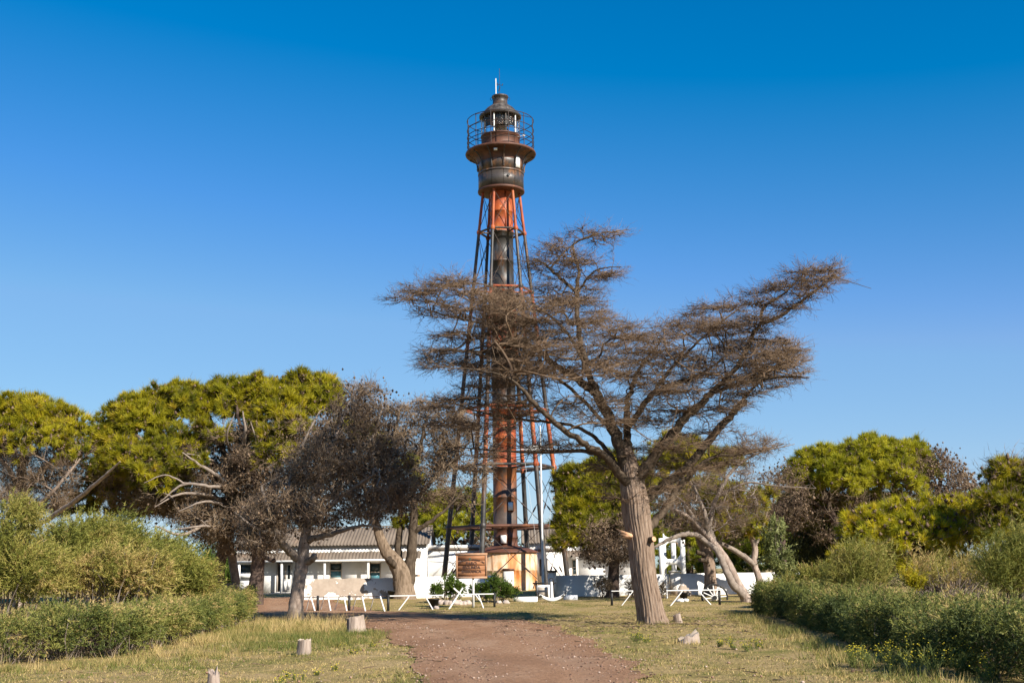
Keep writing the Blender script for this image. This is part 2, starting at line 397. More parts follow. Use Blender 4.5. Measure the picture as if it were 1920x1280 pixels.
# ---------------------------------------------------------------- ground and road
def ground():
    xs = np.concatenate((np.linspace(-3000, -60, 12), np.arange(-58, -20, 1.0), np.arange(-20, 20, 0.5), np.arange(20, 58, 1.0), np.linspace(60, 3000, 12)))
    ys = np.concatenate((np.linspace(-400, -10, 6), np.arange(-8, 70, 0.5), np.arange(70, 100, 1.0), np.linspace(105, 4000, 14)))
    X, Y = np.meshgrid(xs, ys)
    v = np.stack((X, Y, hgt(X, Y)), -1).reshape(-1, 3)
    nx, ny = len(xs), len(ys)
    i, j = np.meshgrid(np.arange(nx - 1), np.arange(ny - 1))
    a = (j * nx + i).ravel()
    b_ = MB(); b_.add(v, np.stack((a, a + 1, a + nx + 1, a + nx), -1))
    b_.build('ground', ground_mat(), smooth=True, kind='structure')
ground()

ROAD_L = np.array([(-0.9, -6), (-1.0, 10), (-1.25, 17.5), (-2.0, 24), (-2.9, 30), (-3.9, 35), (-6.0, 41), (-8.6, 46), (-11.0, 53), (-13.5, 63), (-15.0, 70)], float)
ROAD_R = np.array([(1.9, -6), (1.95, 10), (1.95, 17.0), (1.95, 24), (1.6, 30), (1.0, 36), (-0.6, 43), (-3.4, 49), (-6.4, 54), (-9.0, 62), (-9.8, 70)], float)

def resample(p, n):
    p = np.asarray(p, float)
    d = np.concatenate(([0], np.cumsum(np.linalg.norm(np.diff(p, axis=0), axis=1))))
    t = np.linspace(0, d[-1], n)
    return np.stack([np.interp(t, d, p[:, k]) for k in range(p.shape[1])], -1)

def catmull(p, n):
    p = np.asarray(p, float)
    q = np.concatenate((2 * p[:1] - p[1:2], p, 2 * p[-1:] - p[-2:-1]))
    out = []
    for i in range(len(p) - 1):
        t = np.linspace(0, 1, n, endpoint=False)[:, None]
        a, b, c, d = q[i], q[i + 1], q[i + 2], q[i + 3]
        out.append(0.5 * (2 * b + (c - a) * t + (2 * a - 5 * b + 4 * c - d) * t ** 2 + (3 * b - a - 3 * c + d) * t ** 3))
    out.append(p[-1:])
    return np.concatenate(out)

def smooth_noise(n, amp, step):
    k = max(2, n // step + 2)
    return np.interp(np.linspace(0, k - 1, n), np.arange(k), rng.normal(0, amp, k))

def road():
    n, m_ = 500, 24
    L, Rr = catmull(ROAD_L, 50), catmull(ROAD_R, 50)
    L, Rr = resample(L, n), resample(Rr, n)
    for E, s_ in ((L, -1), (Rr, 1)):
        E[:, 0] += smooth_noise(n, 0.12, 14) + smooth_noise(n, 0.08, 5) + smooth_noise(n, 0.05, 2)
    t = np.linspace(0, 1, m_)[None, :, None]
    P = L[:, None] * (1 - t) + Rr[:, None] * t
    z = hgt(P[..., 0], P[..., 1])
    tt = np.linspace(0, 1, m_)
    rut = np.exp(-((tt - 0.27) / 0.09) ** 2) + np.exp(-((tt - 0.73) / 0.09) ** 2)
    wear = np.broadcast_to(rut, (n, m_)) * (0.7 + 0.3 * np.sin(np.linspace(0, 40, n)))[:, None]
    z = z + 0.03 * (1 - rut)[None, :] * np.sin(tt * PI)[None, :] + rng.normal(0, 0.004, (n, m_))
    v = np.concatenate((P, (z + 0.02)[..., None]), -1).reshape(-1, 3)
    i, j = np.meshgrid(np.arange(m_ - 1), np.arange(n - 1))
    a = (j * m_ + i).ravel()
    b_ = MB(); b_.add(v, np.stack((a, a + 1, a + m_ + 1, a + m_), -1), 0, wear.ravel())
    b_.build('gravel_road', road_mat(), kind='structure')
    # loose stones
    k = 16000
    ii = (rng.random(k) ** 1.0 * (n - 1)).astype(int)
    t = rng.random(k)[:, None] * 1.1 - 0.05
    Pp = L[ii] * (1 - t) + Rr[ii] * t
    keep = (Pp[:, 1] > 15) & (Pp[:, 1] < 44)
    Pp = Pp[keep]
    g = MB(); octa(g, np.column_stack((Pp, hgt(Pp[:, 0], Pp[:, 1]) + 0.04)), 0.006 + 0.017 * rng.random(len(Pp)) ** 4 * 1.5, rng.random(len(Pp)), flat=0.6)
    g.build('gravel', MAT['gravel'], kind='stuff')
    return L, Rr

def octa(acc, P, r, tint, flat=1.0):
    n = len(P)
    if n == 0: return
    d = np.array([(1, 0, 0), (-1, 0, 0), (0, 1, 0), (0, -1, 0), (0, 0, 1), (0, 0, -1)], float)
    v = d[None] * (np.asarray(r)[:, None, None] * (0.75 + 0.5 * rng.random((n, 6, 1))))
    v[..., 2] *= flat
    a = rng.random(n) * 2 * PI
    c, s_ = np.cos(a)[:, None], np.sin(a)[:, None]
    v = np.stack((v[..., 0] * c - v[..., 1] * s_, v[..., 0] * s_ + v[..., 1] * c, v[..., 2]), -1) + P[:, None]
    f = np.array([(0, 2, 4), (2, 1, 4), (1, 3, 4), (3, 0, 4), (2, 0, 5), (1, 2, 5), (3, 1, 5), (0, 3, 5)])
    acc.add(v.reshape(-1, 3), (np.arange(n)[:, None, None] * 6 + f[None]).reshape(-1, 3), 0, np.repeat(tint, 6))

RL, RR = road()

def unit(v):
    return v / (np.linalg.norm(v, axis=-1, keepdims=True) + 1e-9)

def rand_dir(n):
    return unit(rng.normal(size=(n, 3)))

# ---------------------------------------------------------------- plants: building blocks
def cones(acc, A, Bp, r, tint):
    """three-sided twigs from A to Bp"""
    n = len(A)
    if n == 0: return
    d = unit(Bp - A)
    u = unit(np.cross(d, rand_dir(n)))
    w = np.cross(d, u)
    r = np.broadcast_to(np.asarray(r, float), (n,))[:, None]
    v = np.stack((A + r * u, A + r * (-0.5 * u + 0.866 * w), A + r * (-0.5 * u - 0.866 * w), Bp), 1)
    f = np.array([(0, 1, 3), (1, 2, 3), (2, 0, 3)])
    acc.add(v.reshape(-1, 3), (np.arange(n)[:, None, None] * 4 + f[None]).reshape(-1, 3), 0, np.repeat(tint, 4))

def twigs(acc, P, D, per, length, r, spread=0.9, bias=(0, 0, 0), sub=3, bend=0.25, flat=1.0):
    """sprays of twigs with smaller twigs on them"""
    n = len(P) * per
    if n == 0: return
    A = np.repeat(P, per, 0); D0 = np.repeat(D, per, 0)
    tn = np.repeat(0.3 + 0.5 * rng.random(len(P)), per) + rng.normal(0, 0.12, n)
    lv = np.array((1, 1, flat))
    d = unit((D0 + spread * rand_dir(n)) * lv + np.array(bias))
    L = length * (0.45 + 0.9 * rng.random((n, 1)))
    mid = A + d * L * 0.55
    d2 = unit(d + bend * rand_dir(n) * lv + 0.4 * np.array(bias))
    tip = mid + d2 * L * 0.55
    cones(acc, A, mid + d * L * 0.12, r, tn)
    cones(acc, mid, tip, r * 0.7, tn)
    if sub:
        m_ = n * sub
        t = rng.random((m_, 1))
        A2 = np.repeat(A, sub, 0) * (1 - t) + np.repeat(tip, sub, 0) * t
        dd = unit(np.repeat(d2, sub, 0) + 1.0 * rand_dir(m_) * lv + np.array(bias))
        L2 = np.repeat(L, sub, 0) * (0.25 + 0.35 * rng.random((m_, 1)))
        cones(acc, A2, A2 + dd * L2, r * 0.62, np.repeat(tn, sub) + 0.05)

def tufts(acc, P, N, k, size, w, tint, up=0.35, spread=0.9, face=None):
    """balls of needles: k needle triangles round each point, turned towards N"""
    n = len(P) * k
    if n == 0: return
    A = np.repeat(P, k, 0)
    d = unit(np.repeat(N, k, 0) * 0.8 + spread * rand_dir(n) + np.array((0, 0, up)))
    L = np.repeat(size, k)[:, None] * (0.6 + 0.6 * rng.random((n, 1)))
    A = A + d * L * 0.12 * rng.random((n, 1)) + 0.10 * np.repeat(size, k)[:, None] * rng.normal(size=(n, 3))
    fr = rand_dir(n) if face is None else np.repeat(face, k, 0) + 0.45 * rand_dir(n)
    s_ = unit(np.cross(d, fr)) * (w * (0.7 + 0.6 * rng.random((n, 1))))
    v = np.stack((A - s_, A + s_, A + d * L), 1)
    acc.tris(v, np.repeat(tint, k) + rng.normal(0, 0.06, n))

def plumes(acc, P, D, L, k, w, tint, droop=0.25, leaf=0.3, stem=None):
    """feathery sprays: k narrow leaflets along a bent axis"""
    n = len(P)
    if n == 0: return
    bend = unit(rand_dir(n) + np.array((0.25, 0.0, -0.3))) * droop
    t = rng.random((n, k, 1)) ** 0.8
    Lc = np.asarray(L).reshape(n, 1, 1)
    base = P[:, None] + D[:, None] * t * Lc + bend[:, None] * Lc * t * t
    ax = unit(D[:, None] + 2 * bend[:, None] * t)
    d = unit(ax * 0.8 + rand_dir(n * k).reshape(n, k, 3) * 0.75)
    ll = Lc * leaf * (1.15 - 0.6 * t) * (0.6 + 0.8 * rng.random((n, k, 1)))
    s_ = unit(np.cross(d, rand_dir(n * k).reshape(n, k, 3))) * w
    v = np.stack((base - s_, base + s_, base + d * ll), 2).reshape(-1, 3, 3)
    acc.tris(v, np.repeat(tint, k) + rng.normal(0, 0.07, n * k))
    if stem is not None:
        cones(stem, P - D * 0.1 * Lc[:, 0], P + D * Lc[:, 0] * 0.8 + bend * Lc[:, 0] * 0.6, 0.008, rng.random(n))

def in_poly(poly, x, y):
    poly = np.asarray(poly, float)
    c = np.zeros(len(x), bool)
    j = len(poly) - 1
    for i in range(len(poly)):
        xi, yi = poly[i]; xj, yj = poly[j]
        c ^= ((yi > y) != (yj > y)) & (x < (xj - xi) * (y - yi) / (yj - yi + 1e-9) + xi)
        j = i
    return c

def poly_points(poly, n, Y, thick, clump=16, zw=1.0):
    """points spread through a region of a crown seen as the outline poly, thick metres deep"""
    poly = np.asarray(poly, float)
    lo, hi = poly.min(0), poly.max(0)
    out = []
    while len(out) < n:
        x = lo[0] + (hi[0] - lo[0]) * rng.random(4 * n + 20); y = lo[1] + (hi[1] - lo[1]) * rng.random(4 * n + 20)
        k = in_poly(poly, x, y)
        out.extend(zip(x[k], y[k]))
    p = np.array(out[:n])
    q = at_many(p[:, 0], p[:, 1], Y + np.clip(rng.normal(0, 0.5, n), -1, 1) * thick)
    if clump:                                      # drawn together into flattened sprays with gaps between them
        c = q[rng.integers(0, n, max(3, n // clump))]
        d2 = ((q[:, None] - c[None]) ** 2 * np.array((1, 1, 3.0))).sum(-1)
        k = d2.argmin(1)
        w = np.where(rng.random(n) < 0.85, 0.62, 0.1)[:, None]
        q = q + (c[k] - q) * w * np.array((0.75 / zw, 0.75 / zw, min(1.45, zw)))
    return q

class Skel:
    """a branching skeleton: drawn limbs, then points joined on one after another by the cheapest way back to the root"""
    def __init__(s, cap=40000):
        s.p = np.zeros((cap, 3)); s.par = np.full(cap, -1); s.pl = np.zeros(cap); s.minr = np.zeros(cap); s.limb = np.full(cap, -1); s.n = 0
    def node(s, p, par, minr=0.0, limb=-1):
        i = s.n
        s.p[i] = p; s.par[i] = par; s.minr[i] = minr; s.limb[i] = limb
        s.pl[i] = 0 if par < 0 else s.pl[par] + np.linalg.norm(s.p[i] - s.p[par])
        s.n += 1
        return i
    def add_limb(s, pts, rad, idx, par=None):
        if s.n and par is None:
            par = int(np.argmin(((s.p[:s.n] - pts[0]) ** 2).sum(1)))
        last = -1 if not s.n else par
        for p, r in zip(pts, rad): last = s.node(p, last, r, idx)
    def attach(s, pts, bf=0.35, start=0, curl=0.12, seg=0.45, maxd=9):
        P0 = s.p[:s.n]
        d0 = np.array([np.min(((P0 - q) ** 2).sum(1)) for q in pts])
        for q in pts[np.argsort(d0)]:
            d = np.sqrt(((s.p[start:s.n] - q) ** 2).sum(1))
            c = d + bf * s.pl[start:s.n] * np.clip(d / 2, 0, 1)
            i = int(np.argmin(c)) + start
            if d[i - start] > maxd or d[i - start] < 0.08: continue
            a = s.p[i]
            dirp = unit(a - s.p[s.par[i]]) if s.par[i] >= 0 else unit(q - a)
            L = d[i - start]
            k = max(1, int(round(L / seg)))
            c1 = a + dirp * L * 0.35
            last = i
            for j in range(1, k + 1):
                t = j / k
                pos = (1 - t) ** 2 * a + 2 * t * (1 - t) * c1 + t * t * q
                if j < k: pos = pos + rng.normal(0, curl * L * 0.18, 3)
                last = s.node(pos, last)
    def radii(s, rl=0.008, ex=2.4):
        r = np.zeros(s.n); nch = np.zeros(s.n, int)
        acc = np.zeros(s.n)
        for i in range(s.n - 1, -1, -1):
            acc[i] = acc[i] if acc[i] > 0 else rl ** ex
            r[i] = acc[i] ** (1 / ex)
            if s.par[i] >= 0:
                acc[s.par[i]] += acc[i]; nch[s.par[i]] += 1
        s.r = np.where(s.minr[:s.n] > 0, s.minr[:s.n], r)
        s.nch = nch
    def tubes(s, acc, sides=4, rmax=0.2):
        kids = [[] for _ in range(s.n)]
        for i in range(s.n):
            if s.par[i] >= 0 and s.limb[i] < 0: kids[s.par[i]].append(i)
        stack = [(i, k) for i in range(s.n) if s.limb[i] >= 0 for k in kids[i]]
        while stack:
            a, b = stack.pop()
            chain = [a, b]
            while kids[chain[-1]]:
                ks = sorted(kids[chain[-1]], key=lambda q: -s.r[q])
                stack.extend((chain[-1], q) for q in ks[1:])
                chain.append(ks[0])
            rr = np.minimum(s.r[chain], rmax); rr[0] = rr[1]
            q = s.p[chain].copy()
            if len(q) > 2 and rr[0] > 0.018:
                for _ in range(2): q[1:-1] = 0.5 * q[1:-1] + 0.25 * (q[:-2] + q[2:])
            acc.tube(q, rr, 5 if rr[0] > 0.05 else (sides if rr[0] > 0.02 else 3), False, tint=0.2 + 0.5 * rng.random())
    def ends(s, rmax=0.03):
        i = np.arange(s.n)
        k = (s.limb[:s.n] < 0) & (s.r < rmax) & (s.par[:s.n] >= 0)
        i = i[k]
        return s.p[i], unit(s.p[i] - s.p[s.par[i]])

def px_limb(spec, Y, n=6, jit=0.03):
    """spec rows: px, py, depth offset, radius in metres -> smooth polyline and radii"""
    spec = np.asarray(spec, float)
    P = np.array([at(a, b, Y + c) for a, b, c, _ in spec])
    q = catmull(np.column_stack((P, spec[:, 3])), n)
    q[1:-1, :3] += rng.normal(0, jit, (len(q) - 2, 3)) * np.clip(q[1:-1, 3:4] / 0.1, 0.3, 1.0)
    return q[:, :3], np.maximum(q[:, 3], 0.008)

def bark_wob(ridges=11, amp=0.07, flare=0.15):
    ph = rng.random(4) * 6.28
    def f(t, ang):
        g = amp * (0.65 * np.abs(np.sin(ridges * 0.5 * ang + ph[0] + 1.2 * np.sin(3 * t + ph[1]) + 0.7 * np.sin(17 * t))) + 0.55 * np.abs(np.sin(ridges * 0.31 * ang + ph[2] - 2.0 * np.sin(5 * t + ph[3]) + 0.8 * np.sin(29 * t))) * (0.6 + 0.4 * np.sin(23 * t + 3 * ang))) + 0.05 * np.sin(3 * ang + ph[2] + 2 * t) + 0.10 * amp * np.sin(17 * ang + 3 * np.sin(5 * t))
        return 1 - amp * 0.5 + g + flare * np.exp(-t * 12) * (0.55 + 0.45 * np.sin(5 * ang + ph[3]))
    return f

def trunk_mesh(pts, rad, sides=24, amp=0.08, flare=0.15, ridges=11):
    b_ = MB()
    b_.tube(pts, rad, sides, True, 0, bark_wob(ridges, amp, flare))
    return b_

def lobe_clumps(lobes, Y, per_lobe=None):
    """positions and outward normals of leaf clumps over ellipsoidal lobes seen at (cx, cy) with radii rx, ry in photo pixels"""
    Ps, Ns, Rs = [], [], []
    for cx, cy, rx, ry, dY, n in lobes:
        n = max(5, int(n * 0.8))
        d = rand_dir(n * 4)
        d = d[(d[:, 2] > -0.45) & ((d[:, 1] < 0.4) | (rng.random(len(d)) < 0.4))][:n]
        f = 0.62 + 0.36 * rng.random((len(d), 1))
        dd = d * f
        Ps.append(at_many(cx + rx * dd[:, 0], cy - ry * dd[:, 2], Y + dY + rx * Y / F * 0.75 * dd[:, 1]))
        Ns.append(d)
        Rs.append((0.26 + 0.16 * rng.random(len(d))) * min(rx, ry) * Y / F)
    return np.concatenate(Ps), np.concatenate(Ns), np.concatenate(Rs)

# ---------------------------------------------------------------- a general tree
def tree(name, label, cat, Y, limbs, lobes=(), dead=(), group=None, bark='bark_pine', needle='pine_needle', limb_mat=None,
         twig='twig_dead', clump=8, needle_k=64, size=0.34, nw=0.017, bf=0.35, per=3, tw_len=0.5, tw_r=0.009, sub=2, cones_n=0, cone_r=0.07, seg=0.5, tw_bias=(0, 0, 0.1), tint0=0.42, trunk_sides=20, inner=0):
    base = px_limb(limbs[0], Y)[0][0]
    base[2] = float(hgt(base[0], base[1])) - 0.06
    root = thing(name, label, cat, base, group)
    sk = Skel()
    pts, rad = px_limb(limbs[0], Y, 6, 0.010)
    pts[0] = base
    sk.add_limb(pts, rad, 0)
    trunk_mesh(pts, rad, trunk_sides).build('trunk', MAT[bark], root, True)
    for i, lb in enumerate(limbs[1:], 1):
        p, r = px_limb(lb, Y, 6, 0.02)
        j = int(np.argmin(((sk.p[:sk.n] - p[0]) ** 2).sum(1)))
        p[0] = sk.p[j]
        sk.add_limb(p, r, i, j)
        b_ = MB(); b_.tube(p, r, 9, True, 0, bark_wob(7, 0.06, 0.0))
        b_.build('limb', MAT[limb_mat or bark], root, True)
    P = N = None
    if len(lobes):
        P, N, RS = lobe_clumps(lobes, Y)
    allp = []
    if P is not None: allp.append(P - N * 0.25)
    dp = [poly_points(pl, n, Y + dy, th) for pl, n, th, dy in dead]
    allp += dp
    if allp: sk.attach(np.concatenate(allp), bf, seg=seg)
    sk.radii(0.009)
    br = MB(); sk.tubes(br)
    if br.n: br.build('branches', MAT[limb_mat or bark], root, True, kind='stuff')
    if dead:
        tw = MB()
        E, D = sk.ends(0.03)
        if P is not None and len(dp):                       # twigs only where the crown is dead
            q = np.concatenate(dp)
            k = np.array([((q - e) ** 2).sum(1).min() < 0.8 ** 2 for e in E]) if len(E) else np.zeros(0, bool)
            E, D = E[k], D[k]
        twigs(tw, E, D, per, tw_len, tw_r, bias=tw_bias, sub=sub)
        if tw.n: tw.build('twigs', MAT[twig], root, kind='stuff')
        if cones_n and len(E):
            cm = MB()
            ii = rng.integers(0, len(E), cones_n)
            octa(cm, E[ii] + rng.normal(0, 0.28, (cones_n, 3)), cone_r * (0.6 + 0.8 * rng.random(cones_n)), rng.random(cones_n), 1.15)
            cm.build('seed_cones', MAT['cone'], root, kind='stuff')
    if P is not None:
        fo = MB()
        kk = np.clip((RS / size) ** 2 * clump * 0.85, 4, 34).astype(int)
        ii = np.repeat(np.arange(len(P)), kk)
        d = unit(N[ii] * 0.45 + rand_dir(len(ii)) + np.array((0, 0, 0.35)))
        T = P[ii] + d * (RS[ii] * (0.75 + 0.4 * rng.random(len(ii))))[:, None]
        tn = rng.normal(tint0 - 0.05, 0.12, len(P))[ii] + rng.normal(0, 0.18, len(ii))
        s_ = size * (0.5 + 0.85 * rng.random(len(ii)) ** 1.4)
        tufts(fo, T, d, needle_k, s_, nw, tn, 0.25, 0.85, unit(N[ii] + d * 0.6 + np.array((0, 0, 0.4))))
        m_ = len(T) // 3; q = rng.integers(0, len(T), m_)
        tufts(fo, P[ii[q]] - N[ii[q]] * (0.25 + 0.5 * rng.random((m_, 1))), N[ii[q]], 30, np.full(m_, size), nw * 1.3, rng.normal(0.2, 0.1, m_))  # inner needles tinted dark: shade inside the crown put into their colour
        fo.build('crown', MAT[needle], root)
        co = MB()          # cones and brown dead bits among the needle balls
        m_ = int(len(T) * 0.5); q = rng.integers(0, len(T), m_)
        octa(co, T[q] - d[q] * 0.12 + rng.normal(0, 0.16, (m_, 3)), 0.05 + 0.05 * rng.random(m_), 0.3 + 0.6 * rng.random(m_), 1.2)
        q = rng.integers(0, len(P), len(P) * 5)
        twigs(co, P[q] - N[q] * 0.2 * rng.random((len(q), 1)), unit(N[q] + rand_dir(len(q))), 1, 0.7, 0.012, sub=2)
        co.build('dead_bits', MAT['cone'], root, kind='stuff')
    return root

# ---------------------------------------------------------------- lighthouse
LX, LY, LZ = -0.60, 80.0, 0.38
def lighthouse():
    root = thing('lighthouse', 'tall black and rust-red iron skeleton lighthouse with a round lantern room', 'lighthouse', (LX, LY, LZ))
    W = lambda x, y, z: np.array((LX + x, LY + y, z))
    zl = [LZ, 4.4, 8.3, 12.1, 16.1, 20.2, 24.3, 27.2]
    def Rz(z): return 4.12 - (z - LZ) * 0.1068
    th = [R(-22 + 60 * k) for k in range(6)]
    def leg_pt(k, z, dr=0.0):
        r_ = Rz(z) + dr
        return W(r_ * math.sin(th[k % 6]), -r_ * math.cos(th[k % 6]), z)
    BR = [0, 0, 1, 0, 1, 0, 1]        # colour of each bay: 0 black, 1 red
    mats = [MAT['black_iron'], MAT['red_iron'], MAT['brown_iron']]
    for k in range(6):
        b_ = MB()
        for i in range(7):
            b_.tube(np.array([leg_pt(k, zl[i] - (0.4 if i == 0 else 0)), leg_pt(k, zl[i + 1])]), [0.17 - i * 0.012, 0.165 - i * 0.012], 14, True, BR[i])
            if i:
                a = leg_pt(k, zl[i] - 0.14); c = leg_pt(k, zl[i] + 0.14)
                b_.tube(np.array([a, a * 0.6 + c * 0.4, a * 0.4 + c * 0.6, c]), [0.20 - i * 0.012, 0.235 - i * 0.012, 0.235 - i * 0.012, 0.20 - i * 0.012], 14, True, BR[i])
        b_.tube(np.array([leg_pt(k, LZ - 0.1), leg_pt(k, LZ + 0.25)]), [0.3, 0.27], 14, True, 0)
        b_.build('leg', mats, root, True)
    for i in range(1, 7):
        z = zl[i]
        col_m = mats[2] if i == 1 else (mats[0] if i in (2, 6) else mats[1] if i in (3, 5) else mats[0])
        for k in range(6):
            a, c = leg_pt(k, z), leg_pt(k + 1, z)
            b_ = MB(); d = unit(c - a)
            b_.tube(np.array([a + d * 0.16, c - d * 0.16]), 0.10 if i < 4 else 0.075, 8)
            b_.build('ring_beam', col_m, root, True)
            q = W(0.79 * math.sin(th[k]), -0.79 * math.cos(th[k]), z - 0.05)
            b_ = MB(); d = unit(q - a); b_.tube(np.array([a + d * 0.16, q]), 0.06, 8)
            b_.build('radial_strut', col_m, root, True)
    for i in range(7):
        for k in range(6):
            for s_ in (0, 1):
                a = leg_pt(k + s_, zl[i] + 0.2); c = leg_pt(k + 1 - s_, zl[i + 1] - 0.2)
                b_ = MB(); b_.rod(a, c, 0.021, 6)
                if i < 3:
                    for t in (0.3,):
                        q = a * (1 - t) + c * t; d = unit(c - a)
                        b_.tube(np.array([q - d * 0.3, q - d * 0.15, q + d * 0.15, q + d * 0.3]), [0.02, 0.055, 0.055, 0.02], 8)
                b_.build('tie_rod', MAT['wire'], root, True)
    # central column: one shell per bay, with joint flanges
    for i in range(7):
        b_ = MB()
        z0, z1 = zl[i], zl[i + 1]
        if i == 0: z0 = 3.1
        r_ = 0.78
        zm = (z0 + z1) / 2
        prof = [(r_ + 0.05, z0), (r_ + 0.05, z0 + 0.09), (r_, z0 + 0.1), (r_, zm - 0.06), (r_ + 0.012, zm - 0.055), (r_ + 0.012, zm + 0.055), (r_, zm + 0.06), (r_, z1 - 0.1), (r_ + 0.05, z1 - 0.09), (r_ + 0.05, z1)]
        b_.lathe(prof, 36, (LX, LY))
        seam = 0.3 + 0.9 * (i % 3)
        b_.lathe([(r_ + 0.002, z0 + 0.1), (r_ + 0.016, z0 + 0.1), (r_ + 0.016, z1 - 0.1), (r_ + 0.002, z1 - 0.1)], 3, (LX, LY), seam, seam + 0.12)
        m_ = [MAT['brown_iron'], MAT['rust_mix'], MAT['red_iron'], MAT['black_iron'], MAT['red_iron'], MAT['black_iron'], MAT['red_iron']][i]
        b_.build('column_section', m_, root, True, label='rusty red band of the column' if i in (2, 4, 6) else 'black band of the column')
    for px, z, ww, hh in ((0.35, 5.72, 0.3, 0.52), (-0.12, 3.62, 0.36, 0.5)):
        y = -math.sqrt(0.78 ** 2 - px ** 2)
        b_ = MB(); b_.box(W(px - ww / 2 - 0.06, y - 0.09, z - hh / 2 - 0.06), W(px + ww / 2 + 0.06, y + 0.15, z + hh / 2 + 0.06))
        o = b_.build('window', MAT['brown_iron'], root)
        b_ = MB(); b_.box(W(px - ww / 2, y - 0.1, z - hh / 2), W(px + ww / 2, y, z + hh / 2)); b_.build('pane', MAT['whitewash'], o)
    # tank at the foot
    b_ = MB(); b_.lathe([(2.06, LZ - 0.2), (2.06, LZ + 0.06), (2.03, LZ + 0.07), (2.03, 1.6), (2.045, 1.61), (2.045, 1.67), (2.03, 1.68), (2.03, 2.75)], 48, (LX, LY))
    for k in range(12):
        a = k * PI / 6 + 0.1
        b_.lathe([(2.032, LZ + 0.1), (2.05, LZ + 0.1), (2.05, 2.7), (2.032, 2.7)], 2, (LX, LY), a, a + 0.045)
    b_.build('base_tank', MAT['tank_iron'], root, True)
    b_ = MB(); b_.lathe([(2.02, 2.74), (2.16, 2.74), (2.16, 2.80), (1.7, 2.98), (1.2, 3.13), (0.84, 3.2), (0.80, 3.26)], 48, (LX, LY))
    b_.build('tank_roof', MAT['brown_iron'], root, True)
    a = 0.02
    b_ = MB(); b_.box(W(-0.13, -2.12, LZ), W(0.5, -1.9, 1.62)); o = b_.build('tank_door', MAT['white_metal'], root)
    b_ = MB(); b_.box(W(-0.19, -2.17, 1.62), W(0.56, -1.9, 1.76)); b_.build('door_lintel', MAT['brown_iron'], o)
    b_ = MB(); b_.box(W(0.38, -2.16, 0.95), W(0.42, -2.1, 1.1)); b_.build('door_handle', MAT['black_paint'], o)
    # watch room, plate by plate
    r0, zb, zt = 1.56, 27.15, 29.75
    n = 12
    core = MB(); core.lathe([(0.0, zb + 0.02), (r0 - 0.03, zb + 0.02), (r0 - 0.03, zt), (0, zt)], 48, (LX, LY)); core.lathe([(0.78, zb - 0.05), (r0 - 0.05, zb - 0.05), (r0 + 0.05, zb), (r0 + 0.05, zb + 0.13), (r0, zb + 0.14)], 48, (LX, LY))
    core.build('watch_room', [MAT['brown_iron']], root, True)
    for k in range(n):
        a0, a1 = 2 * PI * k / n + 0.13, 2 * PI * (k + 1) / n + 0.115
        for za, zc in ((zb + 0.14, 28.42), (28.45, zt)):
            b_ = MB(); rr = r0 + 0.004 * rng.random()
            b_.lathe([(rr - 0.03, za), (rr, za), (rr, zc), (rr - 0.03, zc)], 5, (LX, LY), a0, a1)
            for zz in np.arange(za + 0.08, zc - 0.04, 0.16):        # rivets along the joint
                p = W((rr) * math.sin(a0 + 0.03), -(rr) * math.cos(a0 + 0.03), zz)
                b_.box(p - 0.013, p + 0.013)
            b_.build('plate', MAT['watch_iron'], root, True)
    b_ = MB(); b_.lathe([(r0, 28.36), (r0 + 0.03, 28.36), (r0 + 0.03, 28.5), (r0, 28.5)], 48, (LX, LY)); b_.build('hoop', MAT['watch_iron'], root, True)
    a = 0.66
    for lo, hi, mm, nm in ((0.0, 1.0, 'brown_iron', 'window'), (0.08, 0.92, 'white_metal', 'pane')):
        b_ = MB(); ex = 0.035 if nm == 'window' else 0.05
        b_.lathe([(r0 - 0.02, 28.6 + lo * 0.1), (r0 + ex, 28.6 + lo * 0.1), (r0 + ex, 29.5 - lo * 0.1), (r0 - 0.02, 29.5 - lo * 0.1)], 4, (LX, LY), a + lo * 0.3, a + 0.3 - lo * 0.02)
        if nm == 'window': wo_ = b_.build('window', MAT[mm], root)
        else: b_.build('pane', MAT[mm], wo_)
    b_ = MB(); p = W(r0 * math.sin(0.33), -r0 * math.cos(0.33), 27.95); b_.tube(np.array([p, p + np.array((0.03, -0.09, 0))]), 0.1, 12); b_.build('porthole', MAT['black_paint'], root)
    # gallery with cove, brackets, cage railing
    zd = 29.92
    b_ = MB(); b_.lathe([(r0 + 0.02, 29.2), (r0 + 0.06, 29.45), (r0 + 0.22, 29.66), (r0 + 0.5, 29.78), (2.34, 29.8), (2.42, 29.82), (2.45, 29.9), (2.42, 29.98), (1.3, 30.0)], 56, (LX, LY))
    b_.build('gallery', MAT['brown_iron'], root, True)
    for k in range(12):
        a = 2 * PI * k / 12 + 0.13
        s_ = [(1.60, 28.75), (1.66, 29.15), (1.85, 29.5), (2.1, 29.7), (2.33, 29.78)]
        b_ = MB(); b_.tube(np.array([W(q * math.sin(a), -q * math.cos(a), z) for q, z in s_]), [0.05, 0.045, 0.04, 0.04, 0.045], 6)
        b_.tube(np.array([W(1.57 * math.sin(a), -1.57 * math.cos(a), 28.62), W(1.63 * math.sin(a), -1.63 * math.cos(a), 28.8)]), 0.07, 8)
        b_.build('bracket', MAT['black_iron'], root, True)
    rr = 2.31
    for z in (30.45, 30.75, 31.1, 31.6, 32.3):
        b_ = MB(); a = np.linspace(0, 2 * PI, 49)
        b_.tube(np.stack((LX + rr * np.sin(a), LY - rr * np.cos(a), np.full(49, z)), -1), 0.026, 6, False); b_.build('cage_rail', MAT['wire'], root, True)
    for k in range(12):
        a = 2 * PI * k / 12 + 0.25
        b_ = MB(); b_.rod(W(rr * math.sin(a), -rr * math.cos(a), 29.97), W(rr * math.sin(a), -rr * math.cos(a), 32.34), 0.026); b_.build('cage_post', MAT['wire'], root)
